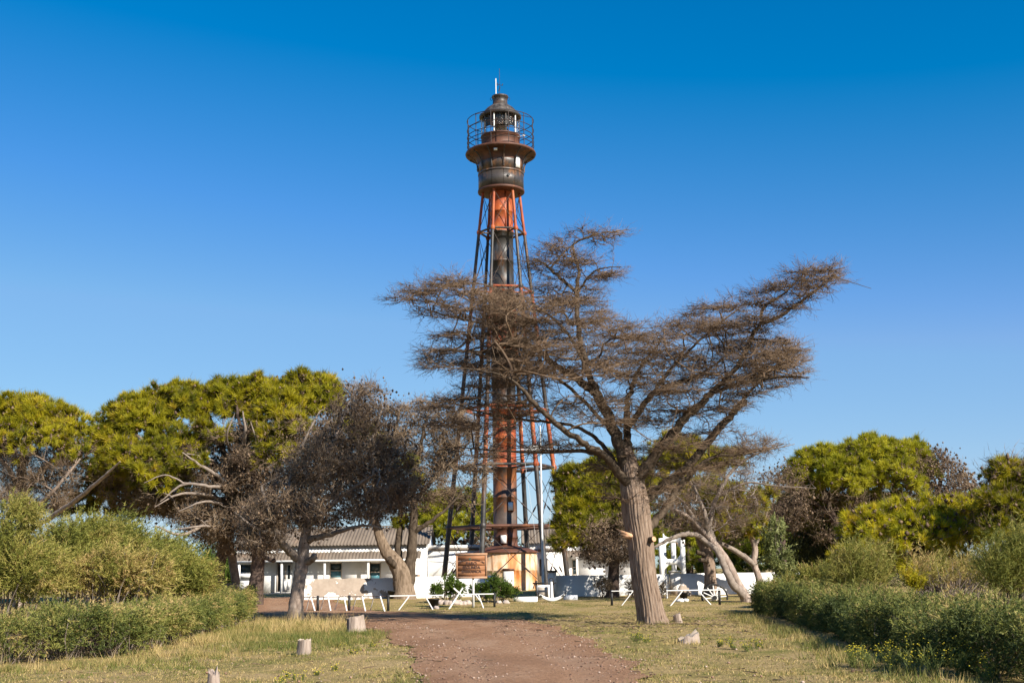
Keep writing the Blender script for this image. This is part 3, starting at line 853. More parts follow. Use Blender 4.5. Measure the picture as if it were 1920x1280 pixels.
    for k in range(6):
        a = 2 * PI * k / 6 + 0.2
        b_ = MB(); b_.rod(W(rr * math.sin(a), -rr * math.cos(a), 32.3), W(1.42 * math.sin(a), -1.42 * math.cos(a), 32.62), 0.02); b_.build('cage_stay', MAT['wire'], root)
    for a, z in ((1.15, 31.0), (1.18, 30.25)):
        b_ = MB(); octa(b_, np.array([W(1.75 * math.sin(a), -1.75 * math.cos(a), z)]), np.array([0.11]), np.array([0.9])); b_.rod(W(1.3 * math.sin(a), -1.3 * math.cos(a), z), W(1.75 * math.sin(a), -1.75 * math.cos(a), z), 0.02); b_.build('small_lamp', MAT['white_metal'], root)
    b_ = MB(); p = W(-0.33, -2.0, 29.6); b_.box(p - np.array((0.12, 0.1, 0.06)), p + np.array((0.12, 0.1, 0.06))); b_.build('gallery_lamp', MAT['white_metal'], root)
    # lantern
    b_ = MB(); b_.lathe([(1.36, 29.99), (1.36, 30.1), (1.33, 30.12), (1.33, 31.1), (1.38, 31.12), (1.38, 31.18), (0.2, 31.2)], 40, (LX, LY)); b_.build('lantern_base', MAT['brown_iron'], root, True)
    gl, nt, bs = new_mat('lantern_glass')
    bs.inputs['Base Color'].default_value = (0.9, 0.95, 0.96, 1); bs.inputs['Roughness'].default_value = 0.03; bs.inputs['Transmission Weight'].default_value = 1.0; bs.inputs['IOR'].default_value = 1.05; bs.inputs['Alpha'].default_value = 0.5
    for k in range(10):
        a = 2 * PI * k / 10 + 0.3
        b_ = MB(); b_.lathe([(1.295, 31.21), (1.305, 31.21), (1.305, 32.52), (1.295, 32.52), (1.295, 31.21)], 4, (LX, LY), a + 0.025, a + 2 * PI / 10 - 0.025); b_.build('pane', gl, root)
        b_ = MB(); b_.rod(W(1.3 * math.sin(a), -1.3 * math.cos(a), 31.18), W(1.3 * math.sin(a), -1.3 * math.cos(a), 32.55), 0.045, 8); b_.build('glazing_bar', MAT['white_metal'] if k % 2 else MAT['dome_iron'], root, True)
    b_ = MB(); b_.lathe([(1.16, 31.72), (1.16, 32.5)], 28, (LX, LY), -1.5, 1.5); b_.lathe([(1.15, 32.5), (1.15, 31.72)], 28, (LX, LY), -1.5, 1.5); b_.build('curtain', MAT['black_iron'], root, True)
    b_ = MB(); b_.lathe([(0.2, 31.2), (0.5, 31.25), (0.55, 31.5), (0.5, 31.56), (0.56, 31.6), (0.5, 31.68), (0.54, 31.74), (0.44, 31.9), (0.3, 32.2)], 24, (LX, LY)); b_.build('lens', MAT['stone'], root, True)
    b_ = MB(); b_.lathe([(1.2, 32.5), (1.42, 32.5), (1.47, 32.58), (1.47, 32.68), (1.42, 32.74), (1.25, 32.78)], 40, (LX, LY)); b_.build('cornice', MAT['black_iron'], root, True)
    for k in range(16):
        a = 2 * PI * k / 16
        b_ = MB(); b_.lathe([(1.26, 32.77), (1.14, 33.0), (0.96, 33.22), (0.74, 33.38), (0.55, 33.46)], 3, (LX, LY), a + 0.012, a + 2 * PI / 16 - 0.012); b_.build('dome_panel', MAT['dome_iron'], root)
    b_ = MB(); b_.lathe([(1.24, 32.76), (1.12, 32.99), (0.94, 33.205), (0.72, 33.37), (0.5, 33.45)], 32, (LX, LY)); b_.lathe([(0.6, 33.42), (0.6, 33.5), (0.52, 33.52), (0.5, 34.02), (0.58, 34.06), (0.58, 34.16), (0.5, 34.18), (0.0, 34.2)], 24, (LX, LY)); b_.build('roof_vent', MAT['black_iron'], root, True)
    for k in range(8):
        a = 2 * PI * k / 8
        b_ = MB(); t = np.linspace(0, 2 * PI, 11); b_.tube(np.stack((LX + (0.6 + 0.09 * np.cos(t)) * math.sin(a), LY - (0.6 + 0.09 * np.cos(t)) * math.cos(a), 33.98 + 0.1 * np.sin(t)), -1), 0.015, 4, False); b_.build('vent_ring', MAT['wire'], root, True)
    b_ = MB(); b_.rod(W(-0.28, 0, 34.1), W(-0.28, 0, 35.5), 0.035); b_.build('lightning_rod', MAT['white_metal'], root)
    b_ = MB(); b_.rod(W(-0.02, 0.1, 34.1), W(-0.02, 0.1, 36.3), 0.014); b_.build('aerial', MAT['wire'], root)
    b_ = MB(); b_.rod(W(-0.28, 0, 35.1), W(0.16, 0, 34.98), 0.018); b_.rod(W(0.16, 0, 34.98), W(0.2, 0.05, 35.12), 0.03); b_.rod(W(-0.16, 0, 34.95), W(-0.16, 0, 35.2), 0.02); b_.rod(W(0.02, 0, 34.85), W(-0.1, 0, 34.55), 0.03); b_.build('weather_vane', MAT['black_paint'], root)
lighthouse()

# ---------------------------------------------------------------- houses and walls
def wall_open(acc, x0, x1, z0, z1, y0, y1, holes):
    """a wall slab from y0 (front) to y1 with rectangular holes (xa, xb, za, zb), in butted pieces"""
    holes = sorted(holes)
    x = x0
    for xa, xb, za, zb in holes:
        if xa > x: acc.box((x, y0, z0), (xa, y1, z1))
        if za > z0: acc.box((xa, y0, z0), (xb, y1, za))
        if zb < z1: acc.box((xa, y0, zb), (xb, y1, z1))
        x = xb
    if x1 > x: acc.box((x, y0, z0), (x1, y1, z1))

def sheet_roof(acc, x0, x1, ya, za, yb, zb, pitch=0.22, amp=0.035, th=0.02):
    """corrugated sheet from its low edge (ya, za) to its high edge (yb, zb), ridges running down the slope"""
    n = int((x1 - x0) / pitch * 6)
    x = np.linspace(x0, x1, n + 1)
    w = amp * np.sin((x - x0) / pitch * 2 * PI)
    rows = []
    for y, z in ((ya, za), (yb, zb)): rows.append(np.stack((x, np.full(n + 1, y), z + w), -1))
    for y, z in ((ya, za - th), (yb, zb - th)): rows.append(np.stack((x, np.full(n + 1, y), z + w), -1))
    v = np.concatenate(rows)
    k = np.arange(n); m_ = n + 1
    q = np.concatenate((np.stack((k, k + 1, m_ + k + 1, m_ + k), -1), np.stack((2 * m_ + k, 3 * m_ + k, 3 * m_ + k + 1, 2 * m_ + k + 1), -1), np.stack((2 * m_ + k, 2 * m_ + k + 1, k + 1, k), -1)))
    acc.add(v, q)

def xz(px, py, Y):
    p = at(px, py, Y)
    return p[0], p[2]

def window(root, x0, x1, z0, z1, y, pane='dark_pane', rows=2, frame='tan_plaster'):
    b_ = MB(); t = 0.07
    b_.box((x0, y, z0), (x0 + t, y + 0.1, z1)); b_.box((x1 - t, y, z0), (x1, y + 0.1, z1)); b_.box((x0 + t, y, z1 - t), (x1 - t, y + 0.1, z1)); b_.box((x0 + t, y, z0), (x1 - t, y + 0.1, z0 + t))
    for k in range(1, rows):
        z = z0 + (z1 - z0) * k / rows
        b_.box((x0 + t, y + 0.01, z - 0.03), (x1 - t, y + 0.09, z + 0.03))
    o = b_.build('window', MAT[frame], root)
    for k in range(rows):
        za, zb = z0 + (z1 - z0) * k / rows, z0 + (z1 - z0) * (k + 1) / rows
        b_ = MB(); b_.box((x0 + t + 0.002, y + 0.04, za + 0.035), (x1 - t - 0.002, y + 0.055, zb - 0.035)); b_.build('pane', MAT[pane if k == 0 else 'dark_pane'], o)

def post(root, x, y, z0, z1, r_=0.07, mat='white_wood'):
    b_ = MB(); b_.box((x - r_, y - r_, z0), (x + r_, y + r_, z1 - 0.06)); b_.box((x - r_ * 1.5, y - r_ * 1.5, z1 - 0.06), (x + r_ * 1.5, y + r_ * 1.5, z1))
    b_.build('porch_post', MAT[mat], root)

def house_left():
    Y = 80.0
    xa, xb = gx(440, Y), gx(800, Y)
    root = thing('house', 'long white house with corrugated roof and open porch left of the lighthouse', 'house', ((xa + xb) / 2, Y + 3, 0.4))
    zf, zv, ze = 0.45, 2.98, 3.42
    hole = []
    def H(p0, p1, ya, yb):
        x0, z1 = xz(p0, ya, Y); x1, z0 = xz(p1, yb, Y)
        hole.append((x0, x1, max(z0, zf), z1)); return hole[-1]
    hw = H(447, 476, 1056, 1074); hd = H(519, 546, 1054, 1108.5); h1 = H(618, 641, 1054, 1084); h2 = H(692, 714, 1054, 1090)
    b_ = MB()
    wall_open(b_, xa, xb, 0.2, ze, Y, Y + 0.25, hole)
    b_.box((xa, Y + 6, 0.2), (xb, Y + 6.25, ze)); b_.box((xa, Y + 0.25, 0.2), (xa + 0.25, Y + 6, ze)); b_.box((xb - 0.25, Y + 0.25, 0.2), (xb, Y + 6, ze))
    b_.build('wall', MAT['whitewash'], root)
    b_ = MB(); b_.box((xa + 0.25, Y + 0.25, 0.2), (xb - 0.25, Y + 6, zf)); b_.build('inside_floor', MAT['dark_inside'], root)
    b_ = MB(); b_.box((xa - 0.1, Y - 2.1, 0.15), (xb, Y, zf - 0.02)); b_.build('porch_floor', MAT['tan_plaster'], root)
    # main roof, two slopes, porch roof
    zr = 4.65
    b_ = MB(); sheet_roof(b_, xa - 0.25, xb + 0.2, Y - 0.3, ze - 0.02, Y + 3.1, zr); sheet_roof(b_, xa - 0.25, xb + 0.2, Y + 6.5, ze - 0.02, Y + 3.12, zr)
    o = b_.build('roof', MAT['roof_sheet'], root)
    b_ = MB(); b_.box((xa - 0.25, Y + 2.98, zr + 0.02), (xb + 0.2, Y + 3.24, zr + 0.08)); b_.build('ridge_cap', MAT['roof_sheet'], o)
    b_ = MB(); v = [(xa, Y, ze), (xa, Y + 6.25, ze), (xa, Y + 3.1, zr - 0.05), (xb, Y, ze), (xb, Y + 6.25, ze), (xb, Y + 3.1, zr - 0.05)]
    b_.add(v, [(0, 1, 2), (3, 5, 4)]); b_.build('gable', MAT['whitewash'], root)
    b_ = MB(); sheet_roof(b_, xa - 0.25, gx(790, Y), Y - 0.85, 2.47, Y - 0.005, zv); b_.build('porch_roof', MAT['roof_sheet'], root)
    b_ = MB(); b_.box((xa - 0.25, Y - 0.95, 2.35), (gx(790, Y), Y - 0.86, 2.47)); b_.build('gutter', MAT['white_metal'], root)
    for p in (447, 527, 608, 690, 760): post(root, gx(p, Y - 0.75), Y - 0.75, zf - 0.02, 2.42)
    window(root, *hw, Y + 0.05, 'dark_pane', 1, 'white_wood')
    b_ = MB(); b_.box((hw[0] - 0.1, Y - 0.22, hw[2] - 0.28), (hw[1] + 0.1, Y - 0.003, hw[2] - 0.02)); b_.build('window_sill', MAT['white_wood'], root)
    window(root, *h1, Y + 0.05, 'blue_pane', 2)
    window(root, *h2, Y + 0.05, 'blue_pane', 2)
    # door leaf standing half open beside the dark opening
    x0, x1, z0, z1 = hd
    xm = x0 + (x1 - x0) * 0.42
    b_ = MB(); b_.box((xm, Y - 0.04, z0), (x1, Y + 0.02, z1 - 0.05))
    d = b_.build('door', MAT['white_wood'], root)
    for k in range(2):
        w = (x1 - xm - 0.24) / 2
        b_ = MB(); b_.box((xm + 0.08 + k * (w + 0.08), Y - 0.046, z0 + 0.8), (xm + 0.08 + k * (w + 0.08) + w, Y - 0.041, z1 - 0.18)); b_.build('pane', MAT['dark_pane'] if k else MAT['tan_plaster'], d)
        b_ = MB(); b_.box((xm + 0.08 + k * (w + 0.08), Y - 0.055, z0 + 0.12), (xm + 0.08 + k * (w + 0.08) + w, Y - 0.041, z0 + 0.66)); b_.build('panel', MAT['white_wood'], d)
    b_ = MB(); b_.box((x0 + 0.02, Y - 0.03, z0), (x0 + 0.08, Y + 0.2, z1)); b_.build('door_frame', MAT['tan_plaster'], root)
    # gas bottle against the wall
    x, z = xz(472, 1108, 78.5); z = zf - 0.02
    g = thing('gas_bottle', 'white gas bottle standing against the white house wall by the dark pine trunk', 'gas bottle', (x, 79.5, z))
    b_ = MB(); b_.lathe([(0.0, z), (0.19, z), (0.2, z + 0.06), (0.2, z + 0.75), (0.16, z + 0.88), (0.06, z + 0.93), (0, z + 0.93)], 16, (x, 79.5)); b_.build('bottle_body', MAT['white_metal'], g, True)
    b_ = MB(); b_.lathe([(0.05, z + 0.92), (0.05, z + 1.02), (0.0, z + 1.02)], 10, (x, 79.5)); b_.build('valve', MAT['black_paint'], g)
    x = gx(404, 66); z = float(hgt(x, 66))
    b_ = MB(); b_.box((x - 0.22, 65.8, z - 0.05), (x + 0.22, 66.2, z + 0.6)); b_.box((x - 0.25, 65.77, z + 0.6), (x + 0.25, 66.23, z + 0.66))
    tag(b_.build('marker_block', MAT['whitewash']), 'small white block standing left of the dark pine trunks behind the hedge', 'block')
house_left()

def annex(p0, p1, Y, ztop, name, label, depth=3.5):
    xa, xb = gx(p0, Y), gx(p1, Y)
    root = thing(name, label, 'outbuilding', ((xa + xb) / 2, Y + depth / 2, 0.4))
    b_ = MB(); b_.box((xa, Y, 0.15), (xb, Y + depth, ztop - 0.2)); b_.build('wall', MAT['whitewash'], root)
    b_ = MB(); b_.box((xa - 0.07, Y - 0.07, ztop - 0.2), (xb + 0.07, Y + depth + 0.07, ztop - 0.06)); b_.build('cornice', MAT['roof_sheet'], root)
    b_ = MB(); b_.box((xa, Y, ztop - 0.06), (xb, Y + depth, ztop + 0.14)); b_.build('parapet', MAT['whitewash'], root)
    return root
annex(792, 906, 81.6, 3.2, 'outbuilding', 'white flat-roofed block behind the lighthouse legs left of the rusty tank')
ax = annex(1008, 1060, 82.0, 3.05, 'outbuilding', 'white flat-roofed block behind the flagpole right of the rusty tank')
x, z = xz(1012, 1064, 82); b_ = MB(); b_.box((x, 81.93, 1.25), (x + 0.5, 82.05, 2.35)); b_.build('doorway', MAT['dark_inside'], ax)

def house_right():
    Y = 85.0
    xa, xb = gx(985, Y), gx(1222, Y)
    root = thing('house', 'long white house with corrugated roof and posted porch right of the lighthouse', 'house', ((xa + xb) / 2, Y + 3, 0.4))
    zf, zv, ze = 0.45, 2.95, 3.5
    hole = []
    def H(p0, p1, ya, yb):
        x0, z1 = xz(p0, ya, Y); x1, z0 = xz(p1, yb, Y)
        hole.append((x0, x1, max(z0, zf), z1)); return hole[-1]
    h1 = H(1072, 1082, 1048, 1078); h2 = H(1144, 1160, 1048, 1080)
    b_ = MB(); wall_open(b_, xa, xb, 0.2, ze, Y, Y + 0.25, hole)
    b_.box((xa, Y + 6, 0.2), (xb, Y + 6.25, ze)); b_.box((xa, Y + 0.25, 0.2), (xa + 0.25, Y + 6, ze)); b_.box((xb - 0.25, Y + 0.25, 0.2), (xb, Y + 6, ze))
    b_.build('wall', MAT['whitewash'], root)
    b_ = MB(); b_.box((xa, Y - 1.9, 0.2), (xb, Y, zf)); b_.build('porch_floor', MAT['tan_plaster'], root)
    zr = 4.75
    b_ = MB(); sheet_roof(b_, xa - 0.2, xb + 0.25, Y - 0.3, ze - 0.02, Y + 3.1, zr); sheet_roof(b_, xa - 0.2, xb + 0.25, Y + 6.5, ze - 0.02, Y + 3.12, zr)
    o = b_.build('roof', MAT['roof_sheet'], root)
    b_ = MB(); b_.box((xa - 0.2, Y + 2.96, zr + 0.02), (xb + 0.25, Y + 3.26, zr + 0.14)); b_.build('ridge_cap', MAT['dark_inside'], o)
    b_ = MB(); v = [(xa, Y, ze), (xa, Y + 6.25, ze), (xa, Y + 3.1, zr - 0.05), (xb, Y, ze), (xb, Y + 6.25, ze), (xb, Y + 3.1, zr - 0.05)]
    b_.add(v, [(0, 1, 2), (3, 5, 4)]); b_.build('gable', MAT['whitewash'], root)
    b_ = MB(); sheet_roof(b_, gx(1062, Y), xb + 0.25, Y - 0.85, 2.5, Y - 0.005, zv); b_.build('porch_roof', MAT['roof_sheet'], root)
    for p in (1083.5, 1160.5, 1217): post(root, gx(p, Y - 0.75), Y - 0.75, zf, 2.46)
    window(root, *h1, Y + 0.05, 'dark_pane', 2); window(root, *h2, Y + 0.05, 'dark_pane', 2, 'white_wood')
house_right()

def perimeter():
    Y = 66.0
    def seg(name, label, p0, p1, y0, mat, ztop, ragged=0.0, zb=-0.05, th=0.28, coping=False):
        x0, x1 = gx(p0, y0), gx(p1, y0)
        n = max(2, int((x1 - x0) / 0.25))
        x = np.linspace(x0, x1, n)
        zt = ztop + smooth_noise(n, ragged, 2)
        b_ = MB()
        v = np.concatenate([np.stack((x, np.full(n, yy), zz), -1) for yy, zz in ((y0, np.full(n, zb)), (y0, zt), (y0 + th, zt), (y0 + th, np.full(n, zb)))])
        k = np.arange(n - 1)
        q = np.concatenate([np.stack((a * n + k, a * n + k + 1, b * n + k + 1, b * n + k), -1) for a, b in ((0, 1), (1, 2), (2, 3))])
        b_.add(v, q); b_.add(v, [(0, n, 2 * n, 3 * n), (n - 1, 4 * n - 1, 3 * n - 1, 2 * n - 1)])
        return tag(b_.build(name, MAT[mat]), label, 'wall')
    seg('low_wall', 'low wall with plaster peeling to grey between the two left trunks', 562, 742, Y, 'peeling_wall', 1.33, 0.02)
    seg('low_wall', 'low white wall right of the twin trunk, behind the white trestle rail', 743, 806, Y, 'whitewash', 1.36, 0.02)
    seg('low_wall', 'low white wall behind the wooden sign and the green bushes', 806, 930, Y + 1.2, 'whitewash', 1.36, 0.02)
    seg('low_wall', 'long low white wall in tree shade behind the dead cypress trunk', 1028, 1256, Y, 'whitewash', 1.32, 0.015)
    seg('low_wall', 'low white wall behind the wagon wheel and the leaning trunks', 1278, 1502, Y, 'whitewash', 1.33, 0.015)
    # gate pillar
    x0, x1 = gx(1258.5, Y), gx(1276, Y)
    root = thing('wall_pillar', 'pale plastered wall pillar right of the dead cypress trunk', 'pillar', ((x0 + x1) / 2, Y, 0.25))
    b_ = MB(); b_.box((x0, Y - 0.2, 0.1), (x1, Y + 0.35, 1.42)); b_.build('shaft', MAT['peeling_wall'], root)
    b_ = MB(); b_.box((x0 - 0.05, Y - 0.25, 1.42), (x1 + 0.05, Y + 0.4, 1.5)); b_.build('cap', MAT['whitewash'], root)
    # bricks lying on the wall top
    for p, w in ((778, 0.28), (783, 0.22)):
        x = gx(p, Y)
        b_ = MB(); b_.box((x - w / 2, Y + 0.05, 1.38), (x + w / 2, Y + 0.2, 1.47)); tag(b_.build('loose_brick', MAT['sign_frame']), ('wider' if w > .25 else 'narrower') + ' of the loose bricks on the white wall top beside the twin trunk', 'brick', 'loose bricks on the wall')
    # meter box with a dark lid against the wall
    xa, xb = gx(1029, Y - 0.6), gx(1044, Y - 0.6)
    root = thing('meter_box', 'white box with a dark flat lid against the wall behind the anchor', 'box', ((xa + xb) / 2, Y - 0.5, 0.25))
    b_ = MB(); b_.box((xa, Y - 0.6, 0.2), (xb, Y - 0.1, 1.5)); b_.build('box_body', MAT['whitewash'], root)
    b_ = MB(); b_.box((xa - 0.04, Y - 0.66, 1.5), (xb + 0.04, Y - 0.06, 1.6)); b_.build('lid', MAT['black_paint'], root)
perimeter()

def white_tower():
    Y = 74.0
    root = thing('tank_stand', 'white concrete frame stand with arched cross beam behind the long wall', 'tank stand', (gx(1263, Y), Y, 0.4))
    X = lambda p: gx(p, Y)
    zt = at(1260, 1008, Y)[2]
    for p, dy in ((1243, 0), (1283.5, 0), (1271, 1.2), (1252, 1.2)):
        b_ = MB(); x = X(p); b_.box((x - 0.13, Y + dy - 0.13, 0.2), (x + 0.13, Y + dy + 0.13, zt)); b_.build('leg', MAT['whitewash'], root)
    for py in (1053, 1012):
        x0, x1 = X(1243) + 0.13, X(1283.5) - 0.13
        zc = at(1263, py, Y)[2]
        x = np.linspace(x0, x1, 15); t = np.linspace(-1, 1, 15)
        zu = zc + 0.17 + 0.25 * np.clip(np.abs(t) - 0.55, 0, 1) / 0.45; zd = zc - 0.17 - 0.3 * np.clip(np.abs(t) - 0.45, 0, 1) / 0.55
        b_ = MB()
        v = np.concatenate([np.stack((x, np.full(15, yy), zz), -1) for yy, zz in ((Y - 0.09, zd), (Y - 0.09, zu), (Y + 0.09, zu), (Y + 0.09, zd))])
        k = np.arange(14)
        b_.add(v, np.concatenate([np.stack((a * 15 + k, a * 15 + k + 1, b * 15 + k + 1, b * 15 + k), -1) for a, b in ((0, 1), (1, 2), (2, 3), (3, 0))]))
        b_.build('arched_beam', MAT['whitewash'], root)
white_tower()

# ---------------------------------------------------------------- small things by the entrance
def text_mesh(body, size, depth=0.01):
    cu = bpy.data.curves.new('t', 'FONT'); cu.body = body; cu.size = size; cu.extrude = depth; cu.align_x = 'CENTER'; cu.offset = 0.003
    o = bpy.data.objects.new('t', cu); col.objects.link(o)
    dg = bpy.context.evaluated_depsgraph_get()
    me = bpy.data.meshes.new_from_object(o.evaluated_get(dg))
    v = np.array([p.co[:] for p in me.vertices]); f = [tuple(p.vertices) for p in me.polygons]
    bpy.data.objects.remove(o); bpy.data.curves.remove(cu); bpy.data.meshes.remove(me)
    return v, f

def sign():
    Y = 55.0
    xc = at(884, 1062, Y)[0]
    z0, z1 = 1.32, 2.37
    w = 0.70
    g = float(hgt(xc, Y))
    root = thing('sign', 'brown wooden lighthouse name sign on a single white post in the grass', 'sign', (xc, Y, g))
    b_ = MB(); xp = xc + 0.07; b_.box((xp - 0.05, Y + 0.03, g - 0.1), (xp + 0.05, Y + 0.13, 2.2)); b_.build('post', MAT['white_metal'], root)
    b_ = MB(); b_.rod((xp + 0.06, Y + 0.08, 0.62), (xp + 0.36, Y + 0.08, 0.24), 0.025); b_.build('post_brace', MAT['white_metal'], root)
    n = 4
    for k in range(n):
        a, c = z0 + 0.06 + (z1 - z0 - 0.12) * k / n, z0 + 0.06 + (z1 - z0 - 0.12) * (k + 1) / n
        b_ = MB(); dy = 0.004 * rng.random(); b_.box((xc - w + 0.05, Y - 0.02 - dy, a + 0.0015), (xc + w - 0.05, Y + 0.02, c - 0.0015)); b_.build('plank', MAT['sign_wood'], root)
    for nm, a, c in (('frame_board', (xc - w - 0.02, Y - 0.045, z1 - 0.06), (xc + w + 0.02, Y + 0.03, z1 + 0.035)), ('frame_board', (xc - w, Y - 0.045, z0 - 0.03), (xc + w, Y + 0.03, z0 + 0.06)),
                     ('frame_board', (xc - w, Y - 0.04, z0 + 0.06), (xc - w + 0.08, Y + 0.03, z1 - 0.06)), ('frame_board', (xc + w - 0.08, Y - 0.04, z0 + 0.06), (xc + w, Y + 0.03, z1 - 0.06))):
        b_ = MB(); b_.box(a, c); b_.build(nm, MAT['sign_frame'], root)
    def put(b_, body, size, cx, cz, rot=0.0):
        v, f = text_mesh(body, size)
        ca, sa = math.cos(rot), math.sin(rot)
        x, z = v[:, 0] * ca - v[:, 1] * sa, v[:, 0] * sa + v[:, 1] * ca
        vv = np.stack((cx + x, Y - 0.035 - v[:, 2], cz + z), -1)
        for q in f: b_.add(vv[list(q)], [tuple(range(len(q)))])
    zz = lambda t: z0 + (z1 - z0) * t
    for word, s0, s1, sz in (('ARMADA', -0.60, -0.13, 0.115), ('ARGENTINA', 0.0, 0.60, 0.098)):
        b_ = MB()
        L = len(word)
        for i, ch in enumerate(word):
            rr = 1.15
            a = (s0 + (s1 - s0) * (i + 0.5) / L) / rr
            put(b_, ch, sz, xc + rr * math.sin(a), zz(0.735) - rr * (1 - math.cos(a)), -a)
        b_.build('lettering', MAT['sign_letter'], root)
    for word, t, s_ in (('FARO', 0.545, 0.19), ('SEGUNDA', 0.385, 0.17), ('BARRANCA', 0.22, 0.165)):
        b_ = MB(); put(b_, word, s_, xc, zz(t)); b_.build('lettering', MAT['sign_letter'], root)
    b_ = MB(); cx, cz = xc - 0.065, zz(0.775)
    b_.add([(cx - 0.06, Y - 0.04, cz + 0.06), (cx + 0.06, Y - 0.04, cz + 0.06), (cx, Y - 0.04, cz - 0.08), (cx - 0.06, Y - 0.02, cz + 0.06), (cx + 0.06, Y - 0.02, cz + 0.06), (cx, Y - 0.02, cz - 0.08)], [(0, 2, 1)]);
    b_.add([(cx - 0.06, Y - 0.04, cz + 0.06), (cx + 0.06, Y - 0.04, cz + 0.06), (cx + 0.06, Y - 0.02, cz + 0.06), (cx - 0.06, Y - 0.02, cz + 0.06)], [(0, 1, 2, 3)])
    b_.build('emblem', MAT['sign_emblem'], root)
sign()

def fences():
    Y = 52.8
    g = lambda x, y=Y: float(hgt(x, y))
    # wire fence with slanting white stays
    x0, x1 = gx(560, Y), gx(729, Y)
    root = thing('low_fence', 'low wire fence with slanting white stays and black posts in front of the peeling wall', 'fence', (x0, Y, g(x0)))
    zr = 0.62
    b_ = MB(); b_.rod((x0, Y, zr), (x1, Y, zr), 0.018); b_.build('top_rail', MAT['wire'], root)
    for p in (596, 655, 728):
        x = gx(p, Y); b_ = MB(); b_.box((x - 0.05, Y - 0.05, g(x) - 0.1), (x + 0.05, Y + 0.05, zr + 0.06)); b_.build('post', MAT['black_paint'], root)
    for p, q, dy in ((567, 562, 1), (583, 592, -1), (580, 574, 1), (615, 621, -1), (607, 601, 1), (645, 651, -1), (636, 627, 1), (679, 686, -1), (668, 661, 1), (713, 722, -1), (701, 694, 1)):
        a = np.array((gx(p, Y), Y + 0.02 * dy, zr)); x = gx(q, Y + (-0.15 if dy < 0 else 0.6)); y = Y + (-0.15 if dy < 0 else 0.6)
        b_ = MB(); b_.rod(a, (x, y, g(x, y) - 0.05), 0.032 if dy < 0 else 0.022); b_.build('stay', MAT['white_metal'], root)
    def trestle(p0, p1, pyl, legs, label, Yb, posts=(), zr=0.62, r_=0.029):
        xa, xb = gx(p0, Yb), gx(p1, Yb)
        rt = thing('trestle_rail', label, 'barrier', ((xa + xb) / 2, Yb, g((xa + xb) / 2, Yb)), 'white trestle rails along the drive')
        b_ = MB(); b_.rod((xa, Yb, zr), (xb, Yb, zr), r_); b_.build('rail', MAT['white_metal'], rt)
        for pt, pb in legs:
            a, c = gx(pt, Yb), gx(pb, Yb - 0.1)
            b_ = MB(); b_.rod((a, Yb, zr - 0.02), (c, Yb - 0.1, g(c, Yb) - 0.05), r_ * 0.9); b_.build('leg', MAT['white_metal'], rt)
        for p in posts:
            x = gx(p, Yb + 0.1); b_ = MB(); b_.box((x - 0.05, Yb + 0.05, g(x, Yb) - 0.1), (x + 0.05, Yb + 0.15, zr + 0.05)); b_.build('post', MAT['black_paint'], rt)
        return rt
    trestle(731, 832, 0, ((767, 746), (797, 813)), 'white trestle rail in front of the twin trunk tree', Y)
    trestle(866, 926, 0, ((897, 907),), 'white rail beside the sign post with one dark end post', Y + 1.5, (927,))
    rt = trestle(1250, 1356, 0, ((1280, 1255), (1310, 1334)), 'white trestle rail in front of the wagon wheel', Y + 1.2, (1349,), 0.66)
    trestle(1147, 1206, 0, ((1187, 1164),), 'thin white rail from a black post to the dead cypress', Y + 2.0, (1147,), 0.66, 0.022)
    # cross of two white bars
    xc = gx(859, Y); rt = thing('trestle_cross', 'white crossed bars leaning on the rail left of the sign post', 'barrier', (xc, Y, g(xc)))
    for (a, c) in (((850.5, 1102), (867, 1117)), ((868, 1101), (842, 1141))):
        p, q = at(*a, Y), at(*c, Y)
        b_ = MB(); b_.rod(p, q, 0.04); b_.build('bar', MAT['white_metal'], rt)
    # white slanted gate arm behind the cypress
    Yg = 62.0; p, q, s_ = at(1234, 1097, Yg), at(1249.5, 1081, Yg), at(1249.5, 1112, Yg)
    rt = thing('gate_arm', 'white slanted pipe gate arm just right of the dead cypress trunk', 'gate', (q[0], Yg, g(q[0], Yg)))
    b_ = MB(); b_.rod(p, q, 0.05); b_.build('arm', MAT['white_metal'], rt)
    b_ = MB(); b_.rod(q, (q[0], Yg, g(q[0], Yg) - 0.05), 0.035); b_.build('stand', MAT['white_metal'], rt)
    b_ = MB(); b_.rod(p, (p[0] - 0.05, Yg, g(p[0], Yg) - 0.05), 0.03); b_.build('stand', MAT['white_metal'], rt)
fences()

def stone_mesh(acc, c, r_, flat=0.7, n=10):
    th_ = np.linspace(0, PI, 7)[1:-1]; ph = np.linspace(0, 2 * PI, n, endpoint=False)
    a = rng.random(6) * 6.28
    f = lambda t, p: 1 + 0.16 * np.sin(2 * p + a[0] + t) + 0.12 * np.sin(3 * p + a[1] - 2 * t) + 0.1 * np.sin(5 * t + a[2])
    T, Pp = np.meshgrid(th_, ph, indexing='ij')
    rr = r_ * f(T, Pp)
    v = np.stack((rr * np.sin(T) * np.cos(Pp), rr * np.sin(T) * np.sin(Pp), rr * np.cos(T) * flat), -1).reshape(-1, 3)
    v = np.concatenate((v, [(0, 0, r_ * flat), (0, 0, -r_ * flat)])) + c
    k = np.arange(n); k2 = (k + 1) % n
    q = np.concatenate([np.stack((i * n + k, (i + 1) * n + k, (i + 1) * n + k2, i * n + k2), -1) for i in range(4)])
    acc.add(v, q)
    acc.add(v, np.concatenate((np.stack((np.full(n, 5 * n), k, k2), -1), np.stack((np.full(n, 5 * n + 1), 4 * n + k2, 4 * n + k), -1))))

